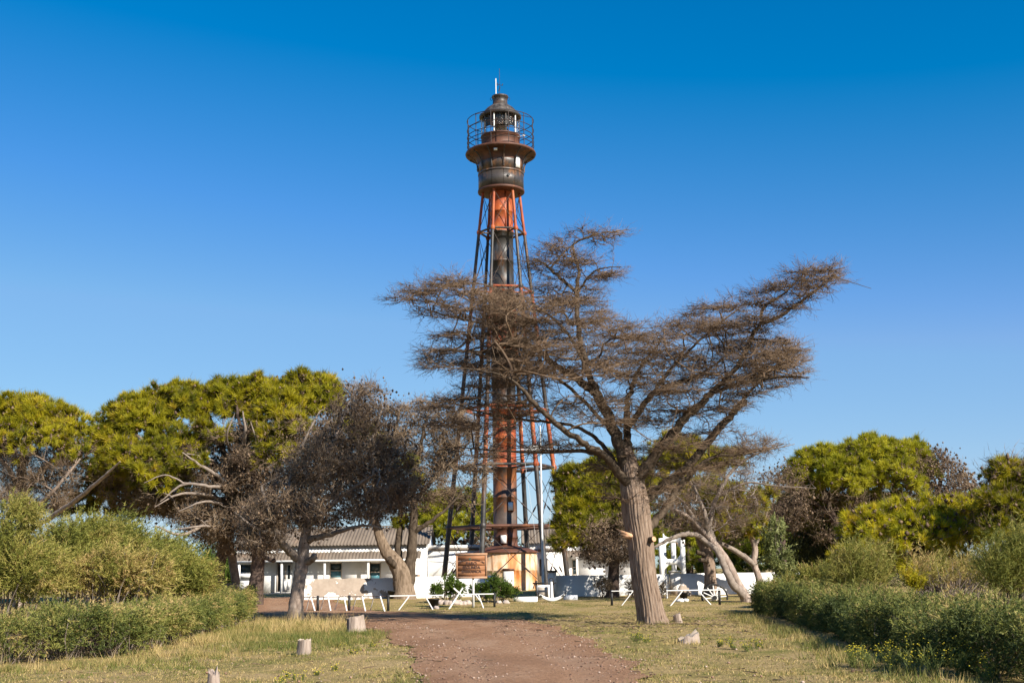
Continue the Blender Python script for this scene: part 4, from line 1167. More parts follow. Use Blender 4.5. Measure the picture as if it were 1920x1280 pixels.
def yard_things():
    g = lambda x, y: float(hgt(x, y))
    def pot(px, Y, r_, h, label, mat='black_paint'):
        x = gx(px, Y); z = g(x, Y)
        rt = thing('flower_pot', label, 'pot', (x, Y, z))
        b_ = MB(); b_.lathe([(0, z), (r_ * 0.62, z), (r_ * 0.92, z + h * 0.9), (r_, z + h * 0.9), (r_, z + h), (r_ * 0.88, z + h), (r_ * 0.84, z + h * 0.86), (0, z + h * 0.85)], 20, (x, Y)); b_.build('pot_body', MAT[mat], rt, True)
        b_ = MB(); b_.lathe([(0, z + h * 0.87), (r_ * 0.84, z + h * 0.862)], 20, (x, Y), flip=True); b_.build('soil', MAT['dark_inside'], rt)
    pot(813, 54.2, 0.26, 0.42, 'black round pot under the white rail by the pink stone')
    pot(1282, 57.5, 0.22, 0.40, 'black round pot on pale stones by the wall pillar')
    pot(735, 64.8, 0.24, 0.42, 'black pot at the left foot of the twin trunk tree')
    def stone(px, Y, r_, label, group=None, flat=0.7, mat='stone'):
        x = gx(px, Y); b_ = MB(); stone_mesh(b_, np.array((x, Y, g(x, Y) + r_ * flat * 0.4)), r_, flat)
        return tag(b_.build('stone', MAT[mat], None, True), label, 'stone', group)
    stone(818, 53.6, 0.14, 'pinkish stone in front of the black pot under the rail')
    for p, r_ in ((1275, 0.17), (1280, 0.14), (1286, 0.16)): stone(p, 57.0, r_, {1275: 'leftmost', 1280: 'middle', 1286: 'rightmost'}[p] + ' whitewashed stone around the foot of the black pot by the pillar', 'stones round the pot', 0.6, 'whitewash')
    for i, p in enumerate(np.linspace(824, 878, 15)): stone(p, 58 + 0.35 * rng.random(), 0.16 + 0.08 * rng.random(), 'pale rubble stone edging the bed below the green bushes', 'stones edging the bush bed', 0.75)
    for p, r_ in ((935, 0.13), (949, 0.16)): stone(p, 59.0, r_, ('smaller' if p < 940 else 'larger') + ' pale stone at the right foot of the green bushes', 'stones right of the bushes', 0.75)
    # white kerb plinths either side of the anchor
    for p0, p1, lb in ((962, 1008, 'low white kerb left of the anchor'), (1057, 1083, 'low white kerb right of the anchor')):
        Y = 61.0; xa, xb = gx(p0, Y), gx(p1, Y); b_ = MB(); z = g(xa, Y); b_.box((xa, Y, z - 0.1), (xb, Y + 0.3, z + 0.22)); tag(b_.build('kerb_block', MAT['whitewash']), lb, 'kerb')
    # anchor
    Y = 60.4; xc = gx(1035, Y); z0 = g(xc, Y)
    rt = thing('anchor', 'white and black iron anchor standing in front of the memorial stone', 'anchor', (xc, Y, z0))
    b_ = MB(); b_.rod((xc, Y, z0 + 0.05), (xc - 0.02, Y, z0 + 0.95), 0.085, 8, 0, 0.06); b_.build('shank', MAT['white_metal'], rt, True)
    t = np.linspace(-1, 1, 13)
    b_ = MB(); b_.tube(np.stack((xc + 0.62 * t, np.full(13, Y), z0 + 0.08 + 0.26 * t ** 2), -1), 0.05 + 0.045 * (1 - t ** 2), 8); b_.build('arms', MAT['white_metal'], rt, True)
    for s_ in (-1, 1):
        b_ = MB(); c = np.array((xc + s_ * 0.6, Y, z0 + 0.33)); b_.add([c + np.array(q) for q in ((-0.16 * s_, -0.12, -0.08), (-0.16 * s_, 0.12, -0.08), (0.1 * s_, 0, 0.12), (0.02 * s_, -0.02, -0.12), (0.02 * s_, 0.02, -0.12))], [(0, 1, 2), (0, 2, 3), (1, 4, 2), (3, 2, 4)]); b_.build('fluke', MAT['black_paint'], rt)
    b_ = MB(); t = np.linspace(0, 2 * PI, 15); b_.tube(np.stack((xc - 0.02 + 0.1 * np.cos(t), np.full(15, Y), z0 + 1.02 + 0.1 * np.sin(t)), -1), 0.022, 6, False); b_.build('shackle', MAT['black_paint'], rt, True)
    # memorial stone and iron frame
    Y = 62.0; xc = gx(1019, Y); z0 = g(xc, Y)
    rt = thing('memorial_stone', 'pale square memorial block between two dark iron posts', 'memorial', (xc, Y, z0))
    b_ = MB(); b_.box((xc - 0.32, Y, z0 - 0.05), (xc + 0.32, Y + 0.4, z0 + 0.72)); b_.build('block', MAT['whitewash'], rt)
    b_ = MB(); b_.box((xc - 0.26, Y - 0.02, z0 + 0.1), (xc + 0.26, Y - 0.002, z0 + 0.62)); b_.build('plaque', MAT['tan_plaster'], rt)
    rt = thing('iron_frame', 'dark iron frame of two posts and a cross bar over the memorial block', 'frame', (xc, Y - 0.4, z0))
    for p in (1006, 1038):
        x = gx(p, Y - 0.4); b_ = MB(); b_.box((x - 0.045, Y - 0.445, z0 - 0.1), (x + 0.045, Y - 0.355, z0 + 0.95)); b_.build('post', MAT['black_paint'], rt)
    b_ = MB(); b_.box((gx(999, Y), Y - 0.49, z0 + 0.78), (gx(1042, Y), Y - 0.447, z0 + 0.85)); b_.build('cross_bar', MAT['black_paint'], rt)
    # flagpole
    Y = 70.0; p0 = at(1018, 1085, Y); zt = at(1013.5, 798, Y)[2]
    xc = p0[0]; z0 = g(xc, Y)
    rt = thing('flagpole', 'thin white flagpole with a cross yard beside the lighthouse', 'flagpole', (xc, Y, z0))
    b_ = MB(); b_.rod((xc, Y, z0), (xc, Y, zt), 0.07, 10, 0, 0.04); b_.build('pole', MAT['white_metal'], rt, True)
    b_ = MB(); b_.box((xc - 0.2, Y - 0.2, z0 - 0.1), (xc + 0.2, Y + 0.2, z0 + 0.5)); b_.build('pole_base', MAT['whitewash'], rt)
    zy = at(1015, 842, Y)[2]
    b_ = MB(); b_.rod((xc - 1.15, Y - 0.08, zy), (xc + 1.0, Y - 0.08, zy), 0.03, 8); b_.build('yard', MAT['white_metal'], rt)
    for s_ in (-1.0, 0.9):
        b_ = MB(); b_.rod((xc + s_, Y - 0.08, zy), (xc + 0.08 * s_, Y - 0.08, z0 + 0.8), 0.006, 4); b_.build('halyard', MAT['white_metal'], rt)
    fl = MB(); u, v_ = np.meshgrid(np.linspace(0, 1, 10), np.linspace(0, 1, 7)); X = xc - 0.1 - 0.75 * u; Z = zy + 0.28 - 0.1 * u - 0.5 * v_ * (1 - 0.35 * u); Yy = Y - 0.05 + 0.1 * np.sin(7 * u + 2 * v_)
    i, j = np.meshgrid(np.arange(9), np.arange(6)); a = (j * 10 + i).ravel(); fl.add(np.stack((X, Yy, Z), -1).reshape(-1, 3), np.stack((a, a + 1, a + 11, a + 10), -1))
    tag(fl.build('flag', MAT['white_wood'], None, True), 'small pale flag hanging at the yard of the white flagpole', 'flag')
    # wagon wheel
    Y = 58.5; xc = gx(1340, Y); zc = g(xc, Y) + 0.12; rw = 0.60
    rt = thing('wagon_wheel', 'old wagon wheel with white spokes half sunk beside the leaning trunks', 'wheel', (xc, Y, g(xc, Y)))
    a = np.linspace(0, 2 * PI, 41); b_ = MB(); b_.tube(np.stack((xc + rw * np.cos(a), np.full(41, Y), zc + rw * np.sin(a)), -1), 0.045, 8, False); b_.build('rim', MAT['black_paint'], rt, True)
    b_ = MB(); b_.tube(np.array([(xc, Y - 0.14, zc), (xc, Y + 0.14, zc)]), 0.1, 14); b_.build('hub', MAT['black_paint'], rt, True)
    for k in range(12):
        q = 2 * PI * k / 12 + 0.1; b_ = MB(); b_.rod((xc + 0.09 * math.cos(q), Y, zc + 0.09 * math.sin(q)), (xc + (rw - 0.03) * math.cos(q), Y, zc + (rw - 0.03) * math.sin(q)), 0.03, 6); b_.build('spoke', MAT['white_wood'], rt)
    # broken base stones of the old wall by the pillar
    for p, r_, z in ((1281, 0.34, 0.35), (1287, 0.24, 0.2)):
        stone(p, 64.8, r_, ('larger' if r_ > .3 else 'smaller') + ' broken pale masonry lump leaning at the wall pillar', 'masonry lumps', 1.2, 'peeling_wall')
    # flat pale slab at the near edge
    x = gx(78, 18.6); b_ = MB(); b_.box((x - 0.27, 18.2, 0.0), (x + 0.27, 18.5, 0.055)); tag(b_.build('stone_slab', MAT['whitewash']), 'flat pale slab lying in the grass at the near left corner', 'slab')
yard_things()

def stumps():
    def stump(px, Y, w, h, label, cut='stump_cut', slant=0.0, lean=0.0, jag=0.016, mat='stump'):
        x = gx(px, Y); z = float(hgt(x, Y)) - 0.03
        rt = thing('tree_stump', label, 'stump', (x, Y, z))
        n, m_ = 28, 7
        a = np.linspace(0, 2 * PI, n, endpoint=False); ph = rng.random(4) * 6
        prof = 1 + 0.05 * np.sin(3 * a + ph[0]) + 0.05 * np.abs(np.sin(5 * a + ph[1])) + 0.03 * np.sin(9 * a + ph[2])
        ztop = h + slant * np.cos(a) + jag * rng.normal(size=n)
        rings = []
        for i in range(m_):
            t = i / (m_ - 1)
            rr = w / 2 * prof * (1.14 - 0.2 * t ** 0.6 + 0.1 * math.exp(-8 * t))
            rings.append(np.stack((x + rr * np.cos(a) + lean * t * h, Y + rr * np.sin(a), z + ztop * t), -1))
        k = np.arange(n); k2 = (k + 1) % n
        b_ = MB(); b_.add(np.concatenate(rings), np.concatenate([np.stack((i * n + k, i * n + k2, (i + 1) * n + k2, (i + 1) * n + k), -1) for i in range(m_ - 1)]))
        b_.build('stump_side', MAT[mat], rt)
        top = rings[-1]; c = top.mean(0) - np.array((0, 0, 0.015))
        b_ = MB(); b_.add(np.concatenate((top, [c])), np.stack((k, k2, np.full(n, n)), -1)); b_.build('cut_face', MAT[cut], rt)
    stump(669, 33.5, 0.46, 0.46, 'large grey tree stump at the left edge of the gravel drive', slant=0.05, lean=-0.1)
    stump(572, 25.0, 0.27, 0.31, 'small pale tree stump in the grass left of the drive', lean=0.02)
    stump(405, 18.7, 0.17, 0.22, 'little dark tree stump at the bottom left near the hedge', 'stump', jag=0.05)
    stump(1271, 37.5, 0.22, 0.28, 'short leaning tree stump just right of the dead cypress trunk', 'stump', slant=0.05, lean=-0.2)
    stump(1287, 27.0, 0.46, 0.2, 'low jagged tree stump in the dry grass in front of the dead cypress', slant=0.07, jag=0.03)
stumps()

# ---------------------------------------------------------------- the dead cypress in front of the lighthouse
def dead_cypress():
    Y = 37.0
    tr = [(1226, 1172, 0, 0.42), (1221, 1145, 0, 0.385), (1208, 1076, 0, 0.36), (1201, 1014, 0, 0.375), (1194, 965, 0, 0.41), (1189, 930, 0, 0.39), (1183, 895, 0, 0.33), (1178, 862, 0, 0.24), (1172, 838, -.1, 0.13)]
    pts, rad = px_limb(tr, Y, 14, 0.0)
    pts[0][2] = float(hgt(pts[0][0], Y)) - 0.12
    root = thing('dead_cypress', 'big bare dead cypress with a thick furrowed trunk in front of the lighthouse', 'tree', (pts[0][0], Y, float(hgt(pts[0][0], Y))))
    sk = Skel(120000)
    sk.add_limb(pts, rad, 0)
    trunk_mesh(pts, rad, 120, 0.11, 0.34, 30).build('trunk', MAT['bark_main'], root, True)
    L = [
        [(1184, 905, 0, .27), (1168, 850, 0, .23), (1152, 810, .1, .20), (1122, 745, .3, .17), (1085, 712, .5, .14), (1050, 690, .7, .115), (1011, 657, 1, .085), (963, 634, 1.2, .06), (905, 607, 1.3, .045), (840, 592, 1.3, .032), (775, 572, 1.2, .016)],
        [(1122, 748, .3, .13), (1104, 700, .2, .115), (1090, 650, .1, .10), (1083, 600, .1, .085), (1080, 555, .3, .085), (1086, 507, .5, .06), (1074, 463, .7, .045), (1095, 447, .6, .035), (1125, 438, .5, .025), (1178, 430, .5, .012)],
        [(1078, 545, .3, .065), (1048, 518, .6, .06), (1019, 494, .9, .045), (998, 484, 1, .02)],
        [(1031, 504, .8, .04), (1055, 476, 1.2, .035), (1078, 456, 1.4, .03), (1118, 440, 1.6, .02)],
        [(1080, 552, .3, .05), (1110, 512, 0, .035), (1135, 502, -.3, .025), (1165, 500, -.4, .014)],
        [(1187, 915, -.1, .19), (1150, 874, -.6, .14), (1128, 850, -.9, .12), (1097, 832, -1.3, .105), (1035, 788, -1.8, .09), (995, 748, -2.2, .075), (967, 718, -2.4, .045), (930, 700, -2.5, .03), (870, 690, -2.5, .016)],
        [(1170, 880, .3, .11), (1140, 862, .8, .09), (1090, 845, 1.3, .07), (1010, 848, 1.8, .05), (930, 845, 2.2, .035), (860, 838, 2.5, .02)],
        [(1150, 860, .4, .09), (1110, 815, 1, .07), (1060, 795, 1.5, .06), (980, 786, 2, .045), (900, 772, 2.5, .03), (820, 745, 2.8, .015)],
        [(1184, 890, .3, .17), (1178, 840, .6, .15), (1176, 790, 1, .13), (1178, 752, 1.3, .10), (1190, 709, 1.6, .07), (1215, 668, 1.8, .04), (1240, 640, 2, .02)],
        [(1178, 800, .9, .11), (1195, 778, .7, .11), (1225, 737, .4, .10), (1276, 716, .1, .08), (1320, 697, -.2, .05), (1360, 668, -.4, .03)],
        [(1188, 925, 0, .25), (1206, 882, -.1, .20), (1248, 826, -.3, .165), (1296, 772, -.5, .135), (1331, 738, -.7, .11), (1372, 700, -1, .085), (1400, 655, -1.3, .075), (1422, 612, -1.5, .07), (1466, 590, -1.7, .06), (1517, 554, -1.9, .045), (1550, 528, -2, .034), (1569, 522, -2, .018), (1634, 541, -2.1, .007)],
        [(1424, 612, -1.5, .06), (1434, 574, -1.5, .05), (1468, 552, -1.5, .038), (1500, 520, -1.6, .025), (1520, 500, -1.6, .012)],
        [(1325, 742, -.7, .08), (1360, 727, -.9, .07), (1395, 716, -1.1, .055), (1462, 706, -1.4, .035), (1517, 708, -2.4, .018)],
        [(1193, 945, .2, .22), (1222, 926, .6, .18), (1250, 905, 1.0, .16), (1285, 878, 1.4, .15), (1335, 818, 2.1, .14), (1372, 778, 2.4, .125), (1396, 750, 2.6, .11)],
        [(1370, 780, 2.4, .07), (1400, 740, 2.2, .05), (1450, 690, 2, .035), (1500, 640, 1.9, .015)],
        [(1203, 1000, .1, .19), (1230, 976, .5, .15), (1256, 940, .9, .13), (1275, 908, 1.1, .11), (1330, 860, 1.4, .07), (1400, 850, 1.7, .04), (1470, 832, 2, .015)],
        [(1170, 860, .5, .09), (1140, 800, 1.1, .075), (1060, 720, 1.9, .06), (980, 680, 2.5, .05), (900, 660, 2.9, .035), (800, 655, 3.2, .015)],
        [(1100, 690, -.5, .06), (1060, 620, .4, .05), (1000, 570, 1, .045), (940, 545, 1.4, .035), (870, 530, 1.8, .025), (760, 560, 2.2, .012)],
        [(1225, 737, .4, .07), (1260, 690, 1, .06), (1310, 640, 1.5, .045), (1370, 590, 1.9, .03), (1405, 560, 2, .012)],
    ]
    for i, lb in enumerate(L, 1):
        p, r = px_limb(lb, Y, 7, 0.022)
        j = int(np.argmin(((sk.p[:sk.n] - p[0]) ** 2).sum(1)))
        p[0] = sk.p[j]
        sk.add_limb(p, r, i, j)
        b_ = MB(); b_.tube(p, r * 0.86, 14 if r[0] > 0.1 else 8, True, 0, bark_wob(9, 0.06, 0.0))
        b_.build('limb', MAT['cypress_limb'], root, True)
    # splintered stub and sawn end
    b_ = MB(); c = at(1183, 1004, Y - 0.2)
    for tx, ty, rr in ((1152, 989, .06), (1158, 994, .07), (1163, 1008, .05), (1161, 1001, .07), (1166, 996, .06), (1169, 1006, .06)):
        t = at(tx, ty, Y - 0.5); cones(b_, np.array([c]), np.array([t]), np.array([rr * 1.7]), np.array([0.8]))
    b_.build('splintered_stub', MAT['fresh_wood'], root)
    b_ = MB(); b_.tube(np.array([at(1214, 1013, Y - 0.2), at(1226, 1010, Y - 0.46)]), [0.10, 0.085], 12); o = b_.build('sawn_branch', MAT['cypress_limb'], root)
    b_ = MB(); d_ = unit(at(1226, 1010, Y - 0.46) - at(1214, 1013, Y - 0.2)); b_.tube(np.array([at(1226, 1010, Y - 0.46) + d_ * 0.002, at(1226, 1010, Y - 0.46) + d_ * 0.012]), [0.078, 0.076], 12); b_.build('cut_face', MAT['fresh_wood'], o)
    regions = [
        ([(725, 558), (752, 538), (850, 512), (930, 538), (1000, 540), (1000, 620), (900, 618), (800, 598)], 330, 2.2, 0.0),
        ([(780, 652), (850, 612), (1000, 600), (1060, 690), (930, 716), (800, 692)], 300, 2.6, 0.5),
        ([(770, 772), (850, 722), (1000, 712), (1010, 796), (850, 806)], 150, 2.4, 1.0),
        ([(985, 485), (1050, 440), (1085, 425), (1120, 432), (1178, 430), (1130, 462), (1172, 500), (1120, 560), (1150, 598), (1000, 570)], 230, 1.7, 0.3),
        ([(900, 570), (1080, 560), (1150, 600), (1250, 615), (1340, 600), (1420, 610), (1500, 640), (1490, 690), (1400, 725), (1250, 742), (1100, 715), (930, 710)], 1350, 3.2, 0.0),
        ([(1385, 570), (1430, 545), (1490, 505), (1565, 492), (1580, 520), (1530, 560), (1440, 612), (1400, 615)], 230, 1.2, -2.1),
        ([(1225, 612), (1290, 580), (1385, 548), (1410, 570), (1400, 610), (1300, 640)], 110, 1.4, 1.0),
        ([(1400, 700), (1470, 640), (1510, 640), (1512, 706), (1420, 742), (1330, 758)], 170, 2.0, 0.0),
        ([(1000, 715), (1400, 742), (1390, 800), (1270, 860), (1200, 830), (1100, 800), (1040, 780)], 260, 3.0, 0.0),
        ([(880, 600), (1010, 590), (1010, 800), (900, 790), (860, 700)], 110, 3.0, 1.0),
        ([(1090, 890), (1180, 830), (1290, 880), (1240, 960), (1130, 950)], 130, 1.2, 0.4),
        ([(860, 800), (1040, 790), (1150, 860), (1160, 890), (1020, 880), (880, 860)], 80, 2.4, 1.2),
        ([(1260, 860), (1380, 800), (1480, 830), (1440, 850), (1360, 880), (1290, 905)], 60, 1.2, 1.5),
    ]
    A = np.concatenate([poly_points(p, int(n * 2.9), Y + dy, th, 24, 1.4) for p, n, th, dy in regions])
    sk.attach(A, 0.22, start=40, curl=0.45, seg=0.3, maxd=5)
    sk.radii(0.0085, 2.35)
    br = MB(); sk.tubes(br, 4, 0.045)
    br.build('branches', MAT['twig_cypress'], root, True, kind='stuff')
    E, D = sk.ends(0.02)
    k = rng.random(len(E)) < 0.95
    tw = MB(); twigs(tw, E[k], D[k], 4, 0.48, 0.0075, 0.75, (0.0, 0.0, 0.05), 4, 0.4, 0.45)
    tw.build('twigs', MAT['twig_cypress'], root, kind='stuff')
    cm = MB(); ii = rng.integers(0, len(E), 900)
    octa(cm, E[ii] + rng.normal(0, 0.06, (900, 3)), 0.022 + 0.018 * rng.random(900), rng.random(900) * 0.6)
    cm.build('seed_cones', MAT['cone'], root, kind='stuff')
dead_cypress()

# ---------------------------------------------------------------- the other trees
tree('pine_tree', 'domed yellow-green pine at the far left edge with bare brown twigs below', 'tree', 62,
     [[(40, 1050, 0, .34), (42, 950, 0, .28), (40, 880, 0, .22), (50, 820, 0, .12), (60, 780, 0, .06)], [(42, 930, 0, .16), (80, 880, 1, .12), (130, 830, 1.5, .07), (165, 790, 1.5, .03)], [(41, 920, 0, .14), (0, 860, -1, .1), (-60, 820, -1, .06)], [(42, 960, 0, .12), (90, 930, -2, .1), (150, 860, -2.5, .05)], [(41, 1000, 0, .15), (80, 978, -3, .13), (130, 946, -5, .11), (190, 897, -7, .08), (225, 865, -8, .03)]],
     lobes=[(60, 790, 75, 46, 0, 70), (0, 790, 70, 46, 1, 55), (125, 810, 45, 38, -1, 40), (-70, 800, 70, 50, 0, 40), (40, 835, 95, 40, -1.5, 45), (135, 860, 40, 25, -2, 18)],
     dead=[([(-40, 840), (170, 840), (150, 900), (120, 960), (20, 960), (-40, 920)], 1700, 3, 0)], tint0=0.55, clump=7, per=4, tw_r=0.012, tw_len=0.7)
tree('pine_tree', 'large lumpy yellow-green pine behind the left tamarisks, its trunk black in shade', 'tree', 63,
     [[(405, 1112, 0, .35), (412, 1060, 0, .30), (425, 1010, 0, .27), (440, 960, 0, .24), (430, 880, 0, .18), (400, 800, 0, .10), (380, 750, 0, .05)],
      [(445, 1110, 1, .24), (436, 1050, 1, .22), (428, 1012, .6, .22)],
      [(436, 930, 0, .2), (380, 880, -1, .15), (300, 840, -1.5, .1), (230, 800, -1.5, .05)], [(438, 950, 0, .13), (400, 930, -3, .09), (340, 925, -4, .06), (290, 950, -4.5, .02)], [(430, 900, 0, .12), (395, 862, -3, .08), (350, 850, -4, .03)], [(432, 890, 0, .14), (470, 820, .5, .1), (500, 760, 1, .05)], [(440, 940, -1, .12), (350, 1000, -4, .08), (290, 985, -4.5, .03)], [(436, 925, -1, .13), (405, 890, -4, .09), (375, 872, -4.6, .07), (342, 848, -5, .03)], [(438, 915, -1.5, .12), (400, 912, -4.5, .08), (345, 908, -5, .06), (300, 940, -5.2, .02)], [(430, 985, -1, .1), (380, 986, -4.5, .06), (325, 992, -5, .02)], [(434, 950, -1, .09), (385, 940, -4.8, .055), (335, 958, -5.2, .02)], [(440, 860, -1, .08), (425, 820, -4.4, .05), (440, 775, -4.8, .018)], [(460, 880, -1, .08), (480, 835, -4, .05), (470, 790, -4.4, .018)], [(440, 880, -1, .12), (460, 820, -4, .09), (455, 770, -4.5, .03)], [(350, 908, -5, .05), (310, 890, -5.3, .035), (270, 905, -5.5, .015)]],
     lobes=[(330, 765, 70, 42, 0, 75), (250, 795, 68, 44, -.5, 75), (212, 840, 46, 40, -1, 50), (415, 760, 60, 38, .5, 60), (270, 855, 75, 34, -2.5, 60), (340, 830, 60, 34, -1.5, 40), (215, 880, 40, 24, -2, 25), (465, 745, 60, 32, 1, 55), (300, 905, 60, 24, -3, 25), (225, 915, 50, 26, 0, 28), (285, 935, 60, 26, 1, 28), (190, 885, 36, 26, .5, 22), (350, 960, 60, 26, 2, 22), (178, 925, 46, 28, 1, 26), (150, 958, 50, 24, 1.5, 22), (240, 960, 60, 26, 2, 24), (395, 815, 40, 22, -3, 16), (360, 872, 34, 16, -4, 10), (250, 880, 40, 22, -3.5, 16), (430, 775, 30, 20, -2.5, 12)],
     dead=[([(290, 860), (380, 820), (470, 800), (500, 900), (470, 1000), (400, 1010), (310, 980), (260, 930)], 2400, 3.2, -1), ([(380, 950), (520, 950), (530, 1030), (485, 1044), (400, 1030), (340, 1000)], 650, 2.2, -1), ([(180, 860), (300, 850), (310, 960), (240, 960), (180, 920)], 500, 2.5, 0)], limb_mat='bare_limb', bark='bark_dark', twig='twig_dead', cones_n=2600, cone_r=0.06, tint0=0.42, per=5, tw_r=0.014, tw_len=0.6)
tree('pine_tree', 'pine with bright round tufts on top, behind the dead front tree at left', 'tree', 61,
     [[(480, 1112, 0, .36), (484, 1060, 0, .32), (488, 1010, 0, .3), (500, 950, 0, .24), (520, 880, 0, .16), (540, 800, 0, .10), (560, 740, 0, .05)],
      [(484, 1040, 0, .12), (510, 1050, -.5, .10), (514, 1048, -.6, .09)], [(500, 950, 0, .2), (470, 880, -1, .14), (450, 800, -1, .09), (440, 740, -1, .04)], [(510, 920, 0, .17), (580, 850, .5, .12), (620, 780, 1, .06)]],
     lobes=[(490, 750, 62, 38, 0, 70), (575, 745, 62, 38, 0, 75), (600, 728, 35, 22, .5, 25), (525, 780, 52, 40, -1, 50), (515, 825, 34, 34, -2, 26), (500, 865, 26, 20, -2.4, 10), (610, 760, 40, 25, 0, 26), (555, 800, 34, 22, -2.6, 14), (530, 845, 22, 18, -3, 8), (640, 800, 16, 12, -1, 5)],
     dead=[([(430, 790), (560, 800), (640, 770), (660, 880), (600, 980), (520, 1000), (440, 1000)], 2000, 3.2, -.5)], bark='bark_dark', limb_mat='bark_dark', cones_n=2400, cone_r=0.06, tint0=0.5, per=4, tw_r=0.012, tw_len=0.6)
tree('dead_pine', 'dead brown cone-laden pine with a leaning speckled trunk at left front', 'tree', 43,
     [[(552, 1162, 0, .27), (556, 1125, 0, .235), (561, 1085, 0, .215), (566, 1052, 0, .225), (572, 1010, 0, .17), (580, 960, 0, .14), (600, 900, 0, .10), (630, 820, 0, .08), (650, 760, 0, .04)],
      [(566, 1054, 0, .16), (545, 1034, -.3, .15), (525, 1010, -.6, .11), (505, 960, -.9, .07), (490, 910, -1, .04)], [(570, 1055, 0, .14), (585, 1048, -.3, .12), (592, 1044, -.4, .11)], [(574, 1015, 0, .13), (620, 1000, -.5, .09), (680, 985, -.9, .05), (720, 990, -1, .02)], [(578, 985, 0, .11), (640, 930, -.6, .08), (700, 890, -1, .04)],
      [(575, 1000, 0, .1), (540, 940, .5, .08), (560, 850, 1, .05), (600, 770, 1.2, .03)], [(600, 905, 0, .08), (690, 830, .5, .055), (715, 770, .6, .03)], [(520, 1000, -.6, .07), (480, 990, -1.2, .05), (440, 960, -1.6, .03)]],
     dead=[([(640, 728), (690, 716), (728, 738), (722, 790), (738, 860), (760, 925), (720, 985), (650, 972), (610, 1000), (560, 985), (500, 1002), (466, 985), (490, 930), (545, 900), (566, 850), (600, 800), (622, 762)], 1900, 2.6, 0), ([(560, 830), (640, 800), (660, 900), (560, 920), (500, 900)], 350, 2.6, 1.0), ([(690, 790), (770, 840), (800, 900), (770, 960), (720, 960)], 420, 1.8, .6), ([(450, 940), (520, 930), (540, 1010), (480, 1030), (450, 1000)], 260, 1.2, -.8)],
     limb_mat='bare_limb', bark='bark_pine', twig='twig_dead', cones_n=3600, cone_r=0.042, per=5, tw_len=0.42, tw_r=0.0095, seg=0.35, trunk_sides=30, bf=0.3)
tree('twin_trunk_tree', 'dead brown tree with a thick twin trunk in front of the low wall', 'tree', 65.0,
     [[(757, 1126, 0, .60), (756, 1100, 0, .50), (752, 1075, 0, .47), (738, 1050, 0, .38), (722, 1030, 0, .30), (709, 995, 0, .23), (701, 960, 0, .2), (712, 900, 0, .14), (735, 830, 0, .1), (750, 770, 0, .04)],
      [(762, 1105, .1, .42), (769, 1065, .2, .31), (773, 1020, .3, .26), (776, 960, .5, .21), (775, 900, .5, .14), (790, 830, .4, .1), (800, 780, .4, .04)], [(752, 1065, .5, .25), (746, 1030, .8, .2), (750, 985, 1, .17), (756, 920, 1.2, .12)],
      [(744, 1062, -.2, .2), (734, 1055, -.5, .17), (729, 1046, -.7, .15)], [(774, 1000, .3, .14), (810, 975, 0, .1), (850, 940, 0, .06), (880, 900, 0, .03)], [(700, 965, 0, .15), (680, 900, -.5, .1), (670, 830, -.8, .05)], [(776, 940, .4, .12), (830, 880, 0, .09), (870, 850, -.5, .05)]],
     lobes=[(682, 812, 22, 12, -3, 9), (768, 870, 16, 14, -3, 7), (715, 830, 10, 8, -3, 3), (780, 905, 10, 9, -2.5, 4), (748, 985, 12, 12, 1, 5)],
     dead=[([(650, 760), (720, 755), (800, 750), (870, 770), (900, 800), (850, 880), (800, 960), (740, 960), (690, 980), (660, 940), (640, 850)], 3600, 2.4, 1.2), ([(800, 850), (920, 800), (930, 860), (900, 960), (830, 960)], 460, 2, 1.5)],
     bark='bark_brown', limb_mat='cypress_limb', twig='twig_dead', per=4, tw_len=0.55, tw_r=0.014, cones_n=1200, cone_r=0.06, trunk_sides=40, clump=6)
tree('pine_tree', 'dark round-topped pine between the lighthouse and the dead cypress trunk', 'tree', 64,
     [[(1150, 1108, 0, .3), (1152, 1040, 0, .26), (1150, 980, 0, .2), (1145, 920, 0, .12), (1140, 880, 0, .05)], [(1151, 1010, 0, .15), (1100, 960, -.5, .1), (1070, 920, -.5, .04)], [(1151, 1000, 0, .15), (1200, 950, .5, .1), (1230, 900, .8, .04)]],
     lobes=[(1100, 915, 58, 40, 0, 75), (1160, 890, 58, 38, .5, 60), (1195, 930, 40, 40, .5, 35), (1085, 985, 44, 34, -1, 40), (1075, 960, 34, 40, -.5, 45), (1072, 1015, 36, 26, -1.5, 40), (1130, 960, 50, 45, -.5, 50), (1060, 1015, 18, 14, -1.8, 10)],
     dead=[([(1080, 980), (1190, 960), (1210, 1040), (1170, 1056), (1090, 1046)], 1000, 2.6, -.5)], bark='bark_dark', limb_mat='bark_dark', twig='twig_dead', cones_n=1500, cone_r=0.06, tint0=0.36, tw_r=0.012, per=4)
